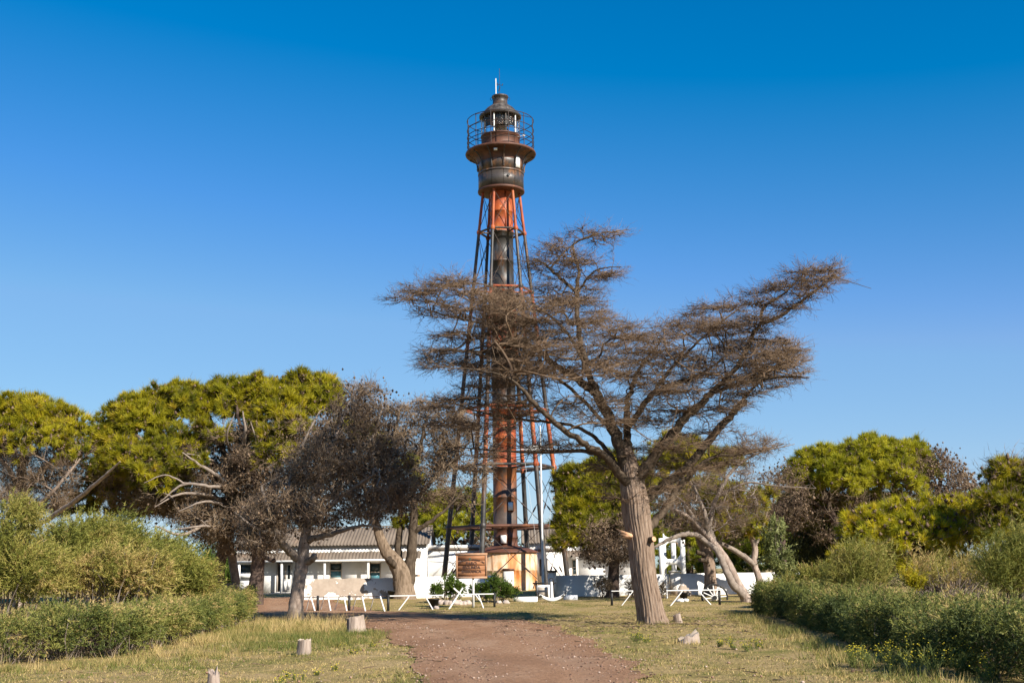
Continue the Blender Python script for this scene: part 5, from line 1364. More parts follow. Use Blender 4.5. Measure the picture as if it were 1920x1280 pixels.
tree('pine_tree', 'pale yellow-green pine seen through the limbs right of the cypress trunk', 'tree', 65.0,
     [[(1332, 1110, 0, .34), (1331, 1070, 0, .29), (1326, 1040, 0, .3), (1310, 1005, 0, .2), (1290, 950, 0, .15), (1285, 890, 0, .1), (1280, 850, 0, .04)], [(1326, 1042, 0, .15), (1315, 1037, -.4, .12), (1306, 1034, -.7, .11)], [(1324, 1036, .2, .17), (1330, 1000, .3, .17), (1350, 940, .5, .1), (1360, 880, .5, .04)], [(1326, 1050, -.2, .11), (1312, 1049, -.8, .1)]],
     lobes=[(1265, 850, 48, 32, 0, 45), (1315, 870, 45, 30, .5, 40), (1360, 862, 32, 20, 0, 24), (1240, 880, 30, 30, 0, 20), (1350, 935, 48, 26, -1, 34), (1300, 920, 45, 25, -.5, 28)],
     dead=[([(1230, 900), (1400, 900), (1410, 980), (1380, 1010), (1260, 1010)], 900, 2.6, 0)], bark='bark_main', limb_mat='cypress_limb', cones_n=700, cone_r=0.08, tint0=0.55)
tree('leaning_tree', 'dead grey tree of two trunks leaning left by the wagon wheel', 'tree', 57,
     [[(1400, 1124, 0, .24), (1382, 1090, 0, .19), (1362, 1050, 0, .175), (1338, 1018, 0, .165), (1310, 985, 0, .12), (1285, 965, 0, .1), (1250, 950, 0, .04)],
      [(1397, 1118, -.1, .2), (1376, 1096, -.3, .18), (1360, 1066, -.3, .165), (1346, 1036, -.2, .15), (1318, 1010, 0, .12), (1290, 1000, -.3, .12), (1255, 1010, -.6, .09), (1226, 1026, -.8, .06)],
      [(1338, 1018, 0, .18), (1330, 985, .3, .14), (1345, 930, .5, .1), (1375, 880, .8, .07), (1420, 850, 1, .045), (1490, 832, 1.2, .012)], [(1328, 1005, 0, .13), (1320, 960, -.3, .1), (1300, 910, -.5, .06)], [(1345, 930, .5, .07), (1400, 905, .3, .05), (1450, 910, 0, .03), (1530, 915, -.2, .012)], [(1310, 985, 0, .08), (1275, 935, -.2, .05), (1240, 920, -.3, .02)]],
     lobes=[],
     dead=[([(1225, 930), (1290, 890), (1350, 880), (1420, 880), (1430, 960), (1380, 1000), (1300, 990), (1240, 1000)], 1100, 2.0, 0), ([(1350, 860), (1390, 815), (1450, 818), (1490, 832), (1430, 860), (1400, 880)], 320, 1.2, .8), ([(1400, 890), (1540, 905), (1450, 930)], 90, .8, 0)],
     bark='bark_pine', limb_mat='bare_limb', twig='twig_cypress', per=3, tw_len=0.45, tw_r=0.0085, seg=0.4)
tree('small_pine', 'small pine with a forked pale trunk and thin tufts near the right hedge', 'tree', 64.8,
     [[(1428, 1110, 0, .22), (1422, 1080, 0, .17), (1414, 1055, 0, .16), (1415, 1025, 0, .15), (1405, 990, 0, .11), (1405, 950, 0, .04)], [(1414, 1058, 0, .16), (1390, 1040, -.3, .14), (1350, 1018, -.6, .11), (1310, 1005, -.8, .07), (1280, 1000, -.9, .04)], [(1415, 1028, 0, .08), (1430, 990, .3, .06), (1440, 950, .4, .03)]],
     lobes=[(1405, 950, 34, 26, 0, 30), (1370, 985, 40, 22, -.5, 24), (1418, 990, 22, 18, -.6, 14), (1345, 965, 30, 20, -.5, 14), (1435, 930, 20, 16, .3, 10)],
     dead=[([(1330, 980), (1440, 940), (1450, 1000), (1390, 1030), (1330, 1010)], 160, 1.6, 0)], bark='bark_pine', limb_mat='bare_limb', tint0=0.55, clump=6)
tree('large_pine', 'large domed pine with dark shaded underside on the right', 'tree', 71,
     [[(1592, 1105, 0, .34), (1585, 1050, 0, .3), (1575, 1000, 0, .26), (1555, 950, 0, .2), (1540, 900, 0, .12), (1530, 870, 0, .05)], [(1580, 1020, 0, .2), (1620, 960, .4, .16), (1660, 900, .6, .09), (1680, 850, .6, .04)], [(1572, 990, 0, .17), (1600, 930, -.6, .12), (1610, 880, -.8, .05)], [(1560, 965, 0, .13), (1510, 930, -.5, .08), (1490, 905, -.6, .04)]],
     lobes=[(1550, 880, 62, 38, 0, 80), (1635, 862, 70, 38, 0, 90), (1700, 868, 48, 36, .5, 55), (1500, 905, 30, 28, -.5, 30), (1590, 900, 62, 34, -1.5, 60), (1680, 900, 60, 30, -1.2, 50), (1735, 880, 25, 25, 0, 14), (1600, 945, 90, 22, 1.5, 34), (1560, 935, 70, 30, 2, 34), (1660, 935, 75, 28, 2, 34), (1500, 950, 40, 40, 2, 26), (1550, 990, 70, 40, 3, 40)],
     dead=[([(1480, 920), (1720, 920), (1700, 1000), (1600, 1030), (1480, 1010)], 1300, 3.5, .5)], needle='pine_needle_dark', bark='bark_dark', limb_mat='bark_dark', cones_n=500, cone_r=0.08, inner=500, tint0=0.6)
tree('dead_pine', 'brown dead cone-covered pine crown at the right shoulder of the large pine', 'tree', 72,
     [[(1745, 1100, 0, .3), (1748, 1020, 0, .24), (1755, 950, 0, .17), (1765, 890, 0, .09), (1770, 850, 0, .04)], [(1752, 960, 0, .13), (1800, 920, .3, .09), (1830, 910, .4, .03)]],
     dead=[([(1715, 850), (1760, 838), (1800, 868), (1835, 905), (1842, 935), (1780, 960), (1720, 930)], 1300, 2.2, 0)],
     bark='bark_dark', limb_mat='bark_dark', cones_n=1700, cone_r=0.065, per=3, tw_len=0.4, tw_r=0.0095)
tree('bushy_dead_tree', 'brown bare bushy tree between the leaning trunks and the large right pine', 'tree', 70,
     [[(1470, 1095, 0, .2), (1468, 1020, 0, .17), (1462, 950, 0, .12), (1460, 890, 0, .05)], [(1467, 1000, 0, .1), (1440, 930, 0, .06), (1430, 890, 0, .03)]],
     lobes=[(1490, 888, 14, 12, 0, 5)], dead=[([(1425, 885), (1470, 868), (1510, 880), (1520, 960), (1480, 1000), (1430, 980)], 800, 2, 0)],
     bark='bark_dark', limb_mat='bark_dark', cones_n=700, cone_r=0.06, tw_len=0.4, tw_r=0.0095)
tree('shrubby_pine', 'low bright yellow-green bushy pine in front of the large right pine', 'tree', 47,
     [[(1725, 1108, 0, .18), (1720, 1060, 0, .15), (1710, 1010, 0, .1), (1700, 960, 0, .04)], [(1722, 1075, 0, .11), (1660, 1040, -.3, .08), (1620, 990, -.4, .03)], [(1722, 1070, 0, .11), (1780, 1020, .2, .08), (1820, 970, .3, .03)]],
     lobes=[(1690, 975, 52, 36, 0, 60), (1770, 965, 48, 34, 0, 55), (1630, 1005, 50, 40, -.5, 55), (1820, 965, 38, 34, .2, 40), (1720, 1010, 70, 38, -1, 60), (1640, 1045, 55, 32, -.8, 40), (1790, 1010, 55, 32, -.8, 40), (1600, 985, 26, 24, 0, 16), (1700, 1050, 70, 30, -.6, 34), (1600, 1055, 40, 30, -1, 26), (1760, 1060, 70, 26, -.9, 30), (1840, 1000, 40, 36, 0, 26)],
     bark='bark_dark', limb_mat='bark_dark', size=0.27, nw=0.012, tint0=0.6, inner=350, needle='pine_needle_bright')
tree('pine_tree', 'tall bright green pine cut off by the right edge', 'tree', 44,
     [[(1930, 1115, 0, .26), (1925, 1040, 0, .22), (1915, 960, 0, .16), (1905, 900, 0, .08), (1895, 870, 0, .03)], [(1922, 1010, 0, .12), (1870, 960, -.3, .08), (1855, 900, -.3, .03)], [(1920, 990, 0, .12), (1960, 930, .2, .08), (1980, 880, .2, .03)]],
     lobes=[(1882, 885, 26, 22, 0, 26), (1862, 905, 20, 20, .2, 14), (1915, 900, 34, 30, 0, 40), (1880, 945, 38, 32, -.4, 45), (1960, 900, 50, 45, 0, 40), (1875, 995, 36, 30, -.6, 34), (1930, 960, 50, 40, -.5, 45), (1990, 960, 50, 50, 0, 30)],
     bark='bark_dark', limb_mat='bark_dark', size=0.26, nw=0.012, tint0=0.5, inner=200)
tree('pine_tree', 'dark low pine behind the left lighthouse legs', 'tree', 94,
     [[(845, 1090, 0, .4), (845, 1030, 0, .3), (845, 980, 0, .2), (845, 945, 0, .08)], [(845, 1020, 0, .2), (890, 970, 0, .12), (910, 950, 0, .05)]],
     lobes=[(820, 965, 45, 35, 0, 45), (870, 950, 48, 30, 0, 45), (915, 975, 28, 26, 0, 18), (790, 985, 30, 26, 0, 18), (850, 995, 70, 30, -2, 40)],
     dead=[([(780, 985), (940, 980), (940, 1035), (780, 1035)], 300, 3, -1)], needle='pine_needle_dark', bark='bark_dark', limb_mat='bark_dark', size=0.5, nw=0.025, cones_n=500, cone_r=0.12, tw_r=0.014, tint0=0.5, inner=150)

tree('pine_tree', 'dark green pine behind the white tank stand', 'tree', 88,
     [[(1290, 1095, 0, .35), (1292, 1040, 0, .28), (1290, 1000, 0, .2), (1288, 970, 0, .08)], [(1291, 1030, 0, .18), (1330, 990, 0, .1)]],
     lobes=[(1250, 1005, 42, 42, 0, 45), (1310, 1010, 55, 45, 1, 55), (1370, 1025, 55, 45, 2, 50), (1300, 1060, 90, 30, 0, 40)], needle='pine_needle_dark', bark='bark_dark', limb_mat='bark_dark', size=0.5, nw=0.028, tint0=0.3)
tree('pine_tree', 'dark green pine closing the gap behind the eucalyptus sapling', 'tree', 82,
     [[(1470, 1095, 0, .35), (1468, 1040, 0, .28), (1465, 1000, 0, .2), (1460, 970, 0, .08)], [(1467, 1030, 0, .18), (1510, 990, 0, .1)]],
     lobes=[(1420, 1020, 50, 45, 0, 45), (1480, 1005, 55, 50, 1, 55), (1540, 1010, 60, 60, 2, 60), (1600, 1040, 60, 50, 2, 45), (1470, 1065, 90, 26, 0, 35)], needle='pine_needle_dark', bark='bark_dark', limb_mat='bark_dark', size=0.5, nw=0.028, tint0=0.25)

# ---------------------------------------------------------------- shrubs and hedges
def shrub(name, label, cat, px, Y, lobes, mat, n, L, w, k=14, group=None, tint0=0.45, upright=0.35, wind=(0.25, 0, 0.1), stems=40, stem_mat='bare_limb', leafl=0.3):
    """lobes: cx, cy, rx, ry, dY, share in photo pixels; feathery sprays over and through them"""
    b0 = ground_pt(px, Y)
    root = thing(name, label, cat, b0, group)
    fo, st = MB(), MB()
    tot = sum(l[5] for l in lobes)
    allp = []
    for cx, cy, rx, ry, dY, sh in lobes:
        nb = 9
        m_ = max(4, int(n * sh / tot / nb))
        d = rand_dir(m_)
        f = rng.random((m_, 1)) ** 0.4
        P0 = at_many(cx + rx * d[:, 0] * f[:, 0] * 0.9, cy - ry * d[:, 2] * f[:, 0] * 0.9, Y + dY + rx * Y / F * 0.8 * d[:, 1] * f[:, 0])
        P0[:, 2] = np.maximum(P0[:, 2], hgt(P0[:, 0], P0[:, 1]) + 0.06)
        D0 = unit(d * (0.6 * f) + np.array((0, 0, upright)) + np.array(wind) + 0.4 * rand_dir(m_))
        Ls = L * (0.6 + 0.8 * rng.random(m_))
        ts = rng.normal(tint0, 0.13, m_) + 0.12 * np.sin(P0[:, 0] * 2.1 + cx) * np.sin(P0[:, 2] * 2.7 + cy)
        P = np.repeat(P0, nb, 0) + rng.normal(0, 0.16 * L / 0.55, (m_ * nb, 3))
        P[:, 2] = np.maximum(P[:, 2], hgt(P[:, 0], P[:, 1]) + 0.03)
        D = unit(np.repeat(D0, nb, 0) + 0.33 * rand_dir(m_ * nb))
        plumes(fo, P, D, np.repeat(Ls, nb) * (0.6 + 0.6 * rng.random(m_ * nb)), k, w, np.repeat(ts, nb) + rng.normal(0, 0.06, m_ * nb), 0.3, leaf=leafl, stem=None)
        allp.append(P)
    fo.build('foliage', MAT[mat], root)
    P = np.concatenate(allp)
    ii = rng.integers(0, len(P), stems)
    for q in P[ii]:
        a = b0 + np.array(((q[0] - b0[0]) * 0.35 + rng.normal(0, .15), (q[1] - b0[1]) * 0.35 + rng.normal(0, .15), -0.05))
        a[2] = float(hgt(a[0], a[1])) - 0.05
        mid = (a + q) / 2 + np.array((0, 0, 0.15)) + rng.normal(0, .08, 3)
        st.tube(catmull([a, mid, q + (q - mid) * 0.15], 4), np.linspace(0.022, 0.006, 9) * (0.7 + 0.6 * rng.random()), 4, False, tint=rng.random())
    st.build('stems', MAT[stem_mat], root, True, kind='stuff')
    return root

TAM = 'tamarisk shrubs on the left'
shrub('tamarisk_shrub', 'feathery green tamarisk at the left edge under the far pine', 'shrub', 20, 33, [(-10, 1040, 80, 66, 0, 3), (60, 1070, 70, 45, -.5, 2), (-60, 1050, 80, 70, 0, 1.5), (35, 972, 32, 28, 0, .7)], 'tamarisk', 4200, 0.42, 0.011, 18, TAM, 0.5, wind=(0.45, 0, 0.0))
shrub('tamarisk_shrub', 'tall feathery tamarisk standing in front of the leaning pine branch', 'shrub', 130, 37, [(120, 1045, 72, 52, 0, 3), (165, 1012, 46, 34, .5, 1.6), (110, 1078, 76, 28, -.3, 1.5)], 'tamarisk', 3500, 0.45, 0.0115, 18, TAM, 0.5, wind=(0.5, 0, 0.0))
shrub('tamarisk_shrub', 'brown-streaked tamarisk mound behind the middle of the left hedge', 'shrub', 215, 33, [(190, 1078, 70, 38, 0, 2), (250, 1078, 65, 34, 0, 2)], 'tamarisk', 2500, 0.4, 0.011, 18, TAM, 0.68, wind=(0.5, 0, 0.0), stems=150)
shrub('tamarisk_shrub', 'grey-green tamarisk with windswept plumes below the large pine', 'shrub', 250, 42, [(245, 1035, 66, 36, 0, 3), (300, 1058, 60, 38, 0, 2), (215, 1005, 36, 28, .5, 1)], 'tamarisk', 3000, 0.5, 0.013, 18, TAM, 0.4, wind=(0.5, 0, 0.0))
shrub('tamarisk_shrub', 'bright green tamarisk sweeping right beside the dark pine trunks', 'shrub', 330, 38, [(320, 1078, 60, 38, 0, 3), (362, 1092, 30, 28, .3, 1.5), (285, 1062, 44, 32, -.5, 1)], 'tamarisk', 2900, 0.45, 0.012, 18, TAM, 0.42, wind=(0.6, 0, -0.05))
shrub('background_shrub', 'green bush seen between the dark pine trunks left of the house', 'shrub', 450, 92, [(440, 1075, 40, 28, 0, 1), (400, 1070, 40, 35, 0, 1), (360, 1075, 40, 40, 0, 1)], 'bush_leaf', 1300, 0.9, 0.03, 14, None, 0.5, stems=10)
RT = 'tamarisk shrubs on the right'
shrub('tamarisk_shrub', 'upright feathery light-green shrub in front of the large pine underside', 'shrub', 1612, 37, [(1605, 1070, 34, 34, 0, 2), (1638, 1082, 30, 24, 0, 1), (1582, 1092, 28, 18, 0, 1)], 'tamarisk', 1300, 0.6, 0.0085, 16, RT, 0.5, 0.9, (0.05, 0, 0.3))
shrub('tamarisk_shrub', 'grey twiggy half-bare shrub in the dry grass at right', 'shrub', 1780, 38, [(1780, 1084, 56, 22, 0, 2), (1830, 1074, 38, 26, 0, 1), (1725, 1084, 38, 20, 0, 1)], 'tamarisk', 700, 0.55, 0.0085, 14, RT, 0.72, 0.7, stems=260)
shrub('tamarisk_shrub', 'green feathery shrub cut off by the right edge below the tall pine', 'shrub', 1890, 33, [(1895, 1066, 48, 42, 0, 3), (1945, 1060, 60, 50, 0, 2), (1870, 1092, 30, 24, -.3, 1)], 'tamarisk', 2200, 0.6, 0.0085, 16, RT, 0.42, 0.8)
shrub('tamarisk_shrub', 'low rounded light-green mound at the far end of the right hedge', 'shrub', 1520, 43, [(1532, 1084, 44, 20, 0, 2), (1490, 1094, 34, 14, 0, 1), (1570, 1094, 36, 16, 0, 1)], 'tamarisk', 1500, 0.3, 0.011, 18, RT, 0.5, 0.5)
shrub('pine_seedling', 'small bright green pine seedling in the dry grass above the right hedge', 'shrub', 1712, 34, [(1712, 1093, 16, 16, 0, 1)], 'pine_needle', 130, 0.3, 0.01, 22, None, 0.6, 0.9, (0, 0, 0.3), stems=6, leafl=0.5)
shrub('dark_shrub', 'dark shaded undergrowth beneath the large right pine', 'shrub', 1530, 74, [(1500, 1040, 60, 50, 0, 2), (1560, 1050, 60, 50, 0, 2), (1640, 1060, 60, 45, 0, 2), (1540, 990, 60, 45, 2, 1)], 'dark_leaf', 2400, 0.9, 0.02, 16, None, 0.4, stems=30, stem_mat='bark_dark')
shrub('gum_shrub', 'blue-green leafy eucalyptus sapling over the wall near the right hedge', 'tree', 1462, 61, [(1450, 1000, 26, 26, 0, 2), (1462, 1055, 26, 22, -.3, 2), (1440, 1035, 20, 20, 0, .8), (1475, 1075, 16, 12, -.4, .6)], 'gum_leaf', 520, 0.45, 0.035, 12, None, 0.5, 0.2, (0, 0, -0.1), stems=26, leafl=0.42)
shrub('round_shrub', 'round dark clipped shrub in front of the shaded wall', 'shrub', 1133, 63, [(1133, 1096, 17, 14, 0, 1)], 'dry_leaf', 420, 0.22, 0.012, 14, None, 0.12, 0.3, (0, 0, 0), stems=14, stem_mat='bark_dark')
shrub('round_shrub', 'small dry shrub half hidden behind the left side of the cypress trunk', 'shrub', 1186, 63, [(1186, 1100, 14, 14, 0, 1)], 'dry_leaf', 260, 0.22, 0.012, 14, None, 0.3, 0.3, (0, 0, 0), stems=12, stem_mat='bark_dark')
shrub('round_shrub', 'brownish dry shrub below the white gate arm', 'shrub', 1240, 62.5, [(1243, 1108, 15, 14, 0, 1)], 'dry_leaf', 260, 0.25, 0.012, 14, None, 0.5, 0.4, (0, 0, 0), stems=14)
shrub('green_bush', 'dense green bush left of the white sign post', 'bush', 835, 60, [(822, 1109, 18, 10, 0, 1), (850, 1103, 22, 13, 0, 2), (842, 1090, 9, 8, .3, .5)], 'bush_leaf', 1000, 0.24, 0.022, 14, 'green bushes by the sign', 0.5, 0.3, (0, 0, 0), stems=20, leafl=0.34)
shrub('green_bush', 'dense rounded green bush right of the white sign post', 'bush', 930, 60.5, [(930, 1104, 32, 13, 0, 3), (955, 1109, 16, 10, 0, 1), (898, 1109, 18, 11, 0, 1.2), (925, 1092, 16, 9, 0, .6)], 'bush_leaf', 1500, 0.24, 0.022, 14, 'green bushes by the sign', 0.45, 0.3, (0, 0, 0), stems=20, leafl=0.34)

def hedge(name, label, path, width, h, side, seed_n, low, mat='hedge_leaf', tint0=0.5, stem_n=900):
    """clipped hedge along path; side: +1 the body lies to the right of the path, low: height where foliage starts on the near face"""
    path = resample(catmull(path, 12), 300)
    tan = unit(np.gradient(path, axis=0)); nor = np.stack((tan[:, 1], -tan[:, 0]), -1) * side
    root = thing(name, label, 'hedge', (path[0][0], path[0][1], 0.0))
    hh = h(path) if callable(h) else np.full(len(path), h)
    hh = hh + smooth_noise(len(path), 0.07, 14) + smooth_noise(len(path), 0.035, 4)
    off = smooth_noise(len(path), 0.14, 12)
    fo, st, dk = MB(), MB(), MB()
    nb = 7
    n = seed_n // nb
    i = rng.integers(0, len(path), n)
    kind = rng.random(n)
    top = kind < 0.36
    face = (kind >= 0.36) & (kind < 0.82)
    u = np.where(top, rng.random(n) ** 0.9, np.where(face, rng.random(n) * 0.12, rng.random(n)))       # share of the width
    lowi = np.clip(low + 0.2 * np.sin(i * 0.19) + 0.16 * np.sin(i * 0.53 + 1), 0.03, 0.9)
    zr = np.where(top, 0.86 + 0.12 * rng.random(n), np.where(face, lowi + (0.97 - lowi) * rng.random(n) ** 0.8, 0.2 + 0.68 * rng.random(n)))
    P2 = path[i] + nor[i] * (u * width + off[i] * np.clip(1.2 - u, 0, 1))[:, None]
    P0 = np.column_stack((P2, hgt(P2[:, 0], P2[:, 1]) + hh[i] * zr - 0.08))
    D0 = unit(np.column_stack((-nor[i] * np.where(face, 0.55, 0)[:, None], np.where(top, 0.55, 0.28))) + 0.55 * rand_dir(n) + np.array((0.1, 0, 0)))
    t0 = tint0 + 0.2 * np.sin(i * 0.11) * np.sin(i * 0.037 + 2) + rng.normal(0, 0.2, n) + np.where(top, 0.2, -0.08)  # sunlit top and shaded face put into the leaf tint
    P = np.repeat(P0, nb, 0) + rng.normal(0, 0.085, (n * nb, 3))
    P[:, 2] = np.maximum(P[:, 2], hgt(P[:, 0], P[:, 1]) + 0.02)
    D = unit(np.repeat(D0, nb, 0) + 0.4 * rand_dir(n * nb))
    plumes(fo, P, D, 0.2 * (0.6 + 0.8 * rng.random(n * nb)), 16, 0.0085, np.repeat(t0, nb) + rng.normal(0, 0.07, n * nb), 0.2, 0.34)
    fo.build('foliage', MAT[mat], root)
    # bare stems fanning up from the ground, and a tangle inside
    m_ = stem_n
    i = rng.integers(0, len(path), m_)
    cl = 14 * np.sin(i * 0.9)
    i2 = np.clip(i + rng.normal(0, 5, m_).astype(int), 0, len(path) - 1)
    u = rng.random(m_) ** 1.7 * width * 0.8
    a2 = path[i] + nor[i] * u[:, None] * 1.0 + nor[i] * 0.12
    b2 = path[i2] + nor[i2] * (u * 0.8)[:, None]
    for q in range(m_):
        a = np.array((*a2[q], float(hgt(*a2[q])) - 0.03)); b = np.array((*b2[q], float(hgt(*b2[q])) + hh[i2[q]] * (0.65 + 0.3 * rng.random())))
        mid = (a + b) / 2 + rng.normal(0, 0.07, 3)
        r_ = 0.006 + 0.012 * rng.random() ** 2
        st.tube(np.array([a, mid, b]), [r_, r_ * 0.75, r_ * 0.35], 4, False)
    st.build('stems', MAT['hedge_stem'], root, True, kind='stuff')
    k = 5200
    i = rng.integers(0, len(path), k); u = (0.15 + 0.85 * rng.random(k)) * width
    P2 = path[i] + nor[i] * u[:, None]
    P = np.column_stack((P2, hgt(P2[:, 0], P2[:, 1]) + hh[i] * rng.random(k) * 0.75))
    twigs(dk, P, unit(rand_dir(k) + np.array((0, 0, 0.5))), 1, 0.35, 0.007, sub=3)
    dk.build('inner_twigs', MAT['bark_dark'], root, kind='stuff')  # dead wood, coloured darker to put the hedge's inner shade in

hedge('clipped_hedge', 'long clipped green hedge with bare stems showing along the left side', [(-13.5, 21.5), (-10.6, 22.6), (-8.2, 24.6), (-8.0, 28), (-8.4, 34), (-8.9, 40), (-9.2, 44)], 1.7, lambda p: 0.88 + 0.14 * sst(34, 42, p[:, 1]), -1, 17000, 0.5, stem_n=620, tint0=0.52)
hedge('clipped_hedge', 'long clipped green hedge with a shaded face running towards the camera on the right side', [(8.9, 46), (8.4, 41), (8.0, 35), (7.5, 29), (6.8, 22.5), (6.7, 19), (7.2, 15), (7.6, 12)], 2.4, lambda p: 0.80 + 0.16 * sst(30, 37, p[:, 1]) + 0.05 * sst(20, 16, p[:, 1]), -1, 30000, 0.04, tint0=0.32, stem_n=420)  # lower tint: shade on its face put into the leaf colour

# ---------------------------------------------------------------- far trees closing the horizon
def treeline():
    b_ = MB()
    n = 5200
    x = rng.uniform(-110, 110, n); y = rng.uniform(112, 125, n)
    h = 3.0 + 0.9 * np.sin(x * 0.13) + 0.8 * np.sin(x * 0.41 + 1) + 2.2 * sst(3, 9, x)
    P = np.column_stack((x, y, 0.3 + h * rng.random(n) ** 0.6))
    plumes(b_, P, unit(rand_dir(n) + np.array((0, 0, 0.5))), 1.1 * (0.6 + 0.6 * rng.random(n)), 16, 0.05, rng.normal(0.4, 0.15, n), leaf=0.34)
    b_.build('distant_woods', MAT['dark_leaf'], kind='stuff')
treeline()

# ---------------------------------------------------------------- grass, weeds, flowers
def on_road(x, y, pad=0.0):
    k = (y > RL[0, 1]) & (y < 72)
    t = np.linspace(0, 1, len(RL))
    poly = np.concatenate((RL + np.array((-pad, 0)), (RR + np.array((pad, 0)))[::-1]))[::6]
    return in_poly(poly, x, y)

def blades(acc, x, y, h, w, tint, lean=0.5):
    n = len(x)
    z = hgt(x, y) - 0.01
    a = rng.random(n) * 2 * PI
    s_ = np.stack((np.cos(a), np.sin(a), np.zeros(n)), -1) * (w * np.ones(n))[:, None]
    P = np.column_stack((x, y, z))
    d = rng.normal(0, lean, (n, 3)); d[:, 2] = 1; d = unit(d)
    tip = P + d * h[:, None]
    acc.tris(np.stack((P - s_, P + s_, tip), 1), tint)

def patch(x, y):
    return 0.5 + 0.22 * np.sin(x * 0.83 + 0.7 * np.sin(y * 0.31)) * np.sin(y * 0.57 + 1.3) + 0.16 * np.sin(x * 1.9 + y * 0.8 + 2) + 0.18 * np.sin(x * 3.7 - y * 1.3) * np.sin(y * 2.1) + 0.12 * np.sin(x * 7.1 + y * 3.3) * np.sin(y * 4.7 - x * 2.2)

def grass():
    b_ = MB()
    n = 330000
    y = 14.5 + 48 * rng.random(n) ** 1.7
    x = (rng.random(n) - 0.5) * y * 0.92
    p = patch(x, y)
    k = (~on_road(x, y, -0.12)) & (rng.random(n) < np.clip(1.75 * p - 0.3, 0.1, 1))
    x, y, p = x[k], y[k], p[k]
    h = (0.025 + 0.06 * rng.random(len(x)) ** 1.5) * (0.6 + 0.6 * p)
    blades(b_, x, y, h, 0.0045 + 0.00022 * y, 1.0 - 0.78 * p + rng.normal(0, 0.17, len(x)), 0.8)
    b_.build('short_grass', MAT['grass'], kind='stuff')
    # tall tufts: verges along the hedges, round trunks and stumps, the dry field at the right
    t_ = MB()
    C, N, H, T = [], [], [], []
    def spread(px, py, m_, hh, tint, sd):
        C.append(np.column_stack((px, py))); N.append(np.full(len(px), m_)); H.append(np.full(len(px), hh)); T.append(np.full(len(px), tint) + rng.normal(0, 0.13, len(px)))
    q = resample(catmull([(-11.5, 20.6), (-9.5, 21.6), (-7.2, 23.6), (-6.9, 28), (-7.2, 34), (-7.9, 42)], 8), 300)
    i = rng.integers(0, 300, 340); o = np.abs(rng.normal(0, 0.75, 340)); spread(q[i, 0] + o * 1.0, q[i, 1] - o * 0.5, 24, 0.17, 0.42, 0.3)
    i = rng.integers(0, 300, 110); spread(q[i, 0] - 0.4 + rng.normal(0, .3, 110), q[i, 1] + rng.normal(0, .3, 110), 20, 0.28, 0.6, 0.3)
    n2 = 300; spread(rng.uniform(-8.6, -4.6, n2), rng.uniform(30, 42, n2), 24, 0.2, 0.4, 0.3)
    n2 = 40; spread(rng.uniform(-7.6, -4.6, n2), rng.uniform(33, 41, n2), 26, 0.5, 0.85, 0.3)
    n2 = 230; spread(rng.uniform(-6.0, -3.3, n2), rng.uniform(26.5, 33.0, n2), 24, 0.17, 0.24, 0.3)
    q2 = resample(np.array([(8.2, 44), (7.6, 38), (7.0, 31), (6.2, 23.5), (5.9, 20), (6.2, 15)]), 200)
    i = rng.integers(0, 200, 260); spread(q2[i, 0] - np.abs(rng.normal(0, .45, 260)), q2[i, 1], 24, 0.2, 0.42, 0.3)
    n2 = 1500; yy = rng.uniform(22, 46, n2); spread(rng.uniform(9.2, 16.5, n2) * (0.55 + yy / 46 * 0.45) + 1.2 * (yy < 30), yy, 26, 0.62, 0.78, 0.2)
    n2 = 900; yy = 15 + 36 * rng.random(n2) ** 1.3; spread((rng.random(n2) - 0.5) * yy * 0.9, yy, 18, 0.075, 0.2, 0.2)
    n2 = 260; i = rng.integers(0, len(RL), n2); e = np.where(rng.random(n2) < .5, 0, 1); E = np.where(e[:, None] == 0, RL[i], RR[i]); spread(E[:, 0] + rng.normal(0, .16, n2), E[:, 1], 14, 0.06, 0.4, 0.2)
    for px, yy, m_, hh, tt in ((1225, 36.6, 18, 0.16, 0.4), (550, 42.5, 16, 0.22, 0.5), (572, 24.8, 9, 0.12, 0.3), (669, 33.2, 14, 0.18, 0.4), (1287, 26.8, 12, 0.13, 0.7), (887, 55, 10, 0.1, 0.3)):
        x0 = gx(px, yy); spread(x0 + rng.normal(0, .32, m_), yy - 0.1 + rng.normal(0, .3, m_), 18, hh, tt, 0.1)
    C = np.concatenate(C); N = np.concatenate(N); H = np.concatenate(H); T = np.concatenate(T)
    k = ~on_road(C[:, 0], C[:, 1], -0.22)
    C, N, H, T = C[k], N[k], H[k], T[k]
    ii = np.repeat(np.arange(len(C)), N)
    x = C[ii, 0] + rng.normal(0, 0.085, len(ii)); y = C[ii, 1] + rng.normal(0, 0.085, len(ii))
    blades(t_, x, y, H[ii] * (0.45 + 0.75 * rng.random(len(ii))), 0.0068, T[ii] + rng.normal(0, 0.1, len(ii)), 0.42)
    t_.build('tall_grass', MAT['grass'], kind='stuff')
grass()

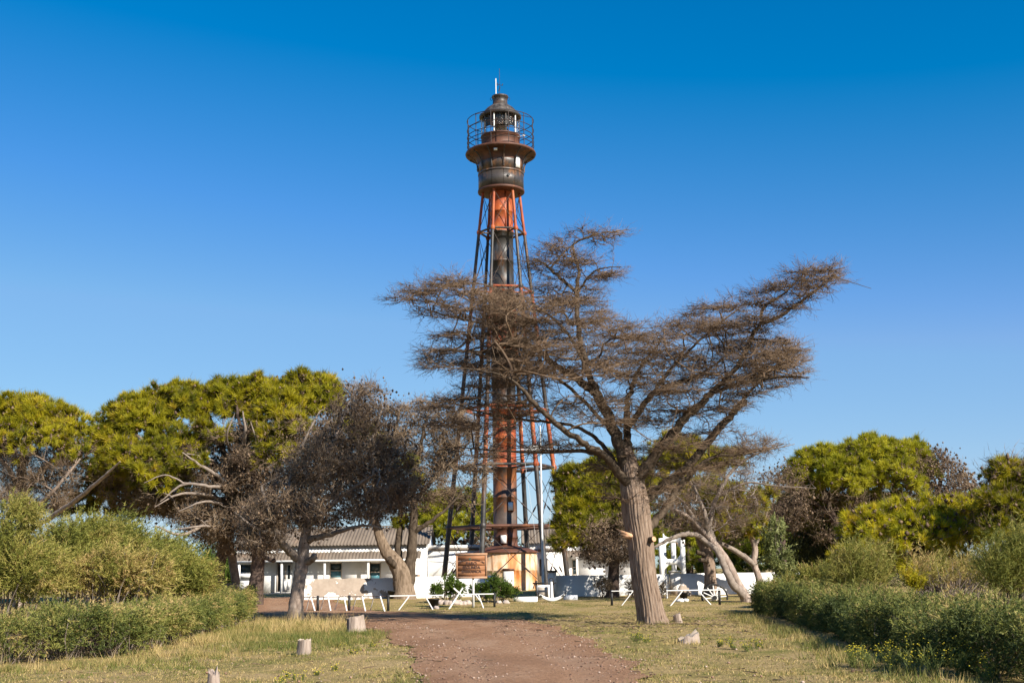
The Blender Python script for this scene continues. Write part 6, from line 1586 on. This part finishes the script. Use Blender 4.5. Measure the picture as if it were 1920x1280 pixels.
def litter():
    b_ = MB()
    n = 1500
    x = np.concatenate((rng.normal(3.6, 2.6, n), rng.uniform(-8, 9, 900), rng.normal(-7.2, 1.5, 500))); y = np.concatenate((rng.normal(37, 3.2, n), rng.uniform(16, 44, 900), rng.normal(42, 2.0, 500)))
    P = np.column_stack((x, y, hgt(x, y) + 0.03 + 0.02 * rng.random(len(x))))
    a = rng.random(len(x)) * 2 * PI
    d = np.stack((np.cos(a), np.sin(a), rng.normal(0, .12, len(x))), -1)
    cones(b_, P, P + d * (0.06 + 0.3 * rng.random((len(x), 1)) ** 2), 0.006 + 0.006 * rng.random(len(x)), rng.random(len(x)))
    b_.build('fallen_twigs', MAT['twig_dead'], kind='stuff')
    g = MB(); k = 700
    x = rng.uniform(-7.5, 7.5, k); y = 15 + 28 * rng.random(k) ** 1.3
    octa(g, np.column_stack((x, y, hgt(x, y) + 0.02)), 0.012 + 0.03 * rng.random(k) ** 4, 0.4 + 0.6 * rng.random(k), 0.6)
    g.build('loose_pebbles', MAT['gravel'], kind='stuff')
litter()

def weeds():
    spots = [(1592, 20.2, .5), (1622, 19.8, .45), (1668, 19.2, .4), (1700, 18.6, .5), (1742, 18.3, .55), (1722, 20.4, .6), (1785, 18.2, .6), (1764, 19.6, .55), (1838, 17.6, .4), (1820, 18.4, .5), (1655, 20.8, .4)]
    def weed(name, label, group, x, y, h, nst, nfl, leaves):
        rt = thing(name, label, 'wildflower', (x, y, float(hgt(x, y))), group)
        st, fl, lf = MB(), MB(), MB()
        g = float(hgt(x, y))
        for _ in range(nst):
            d = unit(np.array((rng.normal(0, .35), rng.normal(0, .35), 1.0)))
            a = np.array((x + rng.normal(0, .05), y + rng.normal(0, .05), g - 0.01)); L = h * (0.6 + 0.5 * rng.random())
            tip = a + d * L
            st.tube(np.array([a, (a + tip) / 2 + rng.normal(0, .02, 3), tip]), [.005, .004, .002], 4, False, tint=0.4)
            P = a + d * (L * (0.65 + 0.4 * rng.random((nfl, 1)))) + rng.normal(0, 0.035, (nfl, 3))
            octa(fl, P, 0.009 + 0.007 * rng.random(nfl), rng.random(nfl), 0.6)
            P = a + d * (L * 0.7 * rng.random((leaves, 1)))
            tufts(lf, P, np.repeat(d[None], leaves, 0), 4, np.full(leaves, 0.26 * h + 0.02), 0.006, rng.normal(.5, .2, leaves))
        lf.build('leaves', MAT['weed_leaf'], rt, kind='stuff'); st.build('stems', MAT['weed_leaf'], rt, kind='stuff'); fl.build('flowers', MAT['flower'], rt, kind='stuff')
    for px, Y, h in spots:
        weed('mustard_plant', 'yellow-flowered weed in front of the dark right hedge', 'yellow weeds by the right hedge', gx(px, Y), Y, h, 7, 7, 7)
    for px, Y, h in ((1190, 28.5, .3), (1197, 29.2, .25), (1215, 28.0, .2), (1345, 25.2, .2), (1372, 24.4, .25), (1400, 24.0, .22), (1420, 24.6, .2)):
        weed('mustard_plant', 'small yellow-flowered weed in the dry grass right of the drive', 'yellow weeds right of the drive', gx(px, Y), Y, h, 5, 5, 6)
    for px, Y, h in ((545, 20.2, .1), (560, 19.8, .12), (600, 20.5, .1), (630, 21.2, .1), (535, 18.6, .1), (665, 24.5, .1), (700, 27.4, .12), (640, 28.0, .1)):
        weed('mustard_plant', 'tiny yellow flowers low in the grass left of the drive', 'yellow weeds left of the drive', gx(px, Y), Y, h, 5, 4, 5)
weeds()
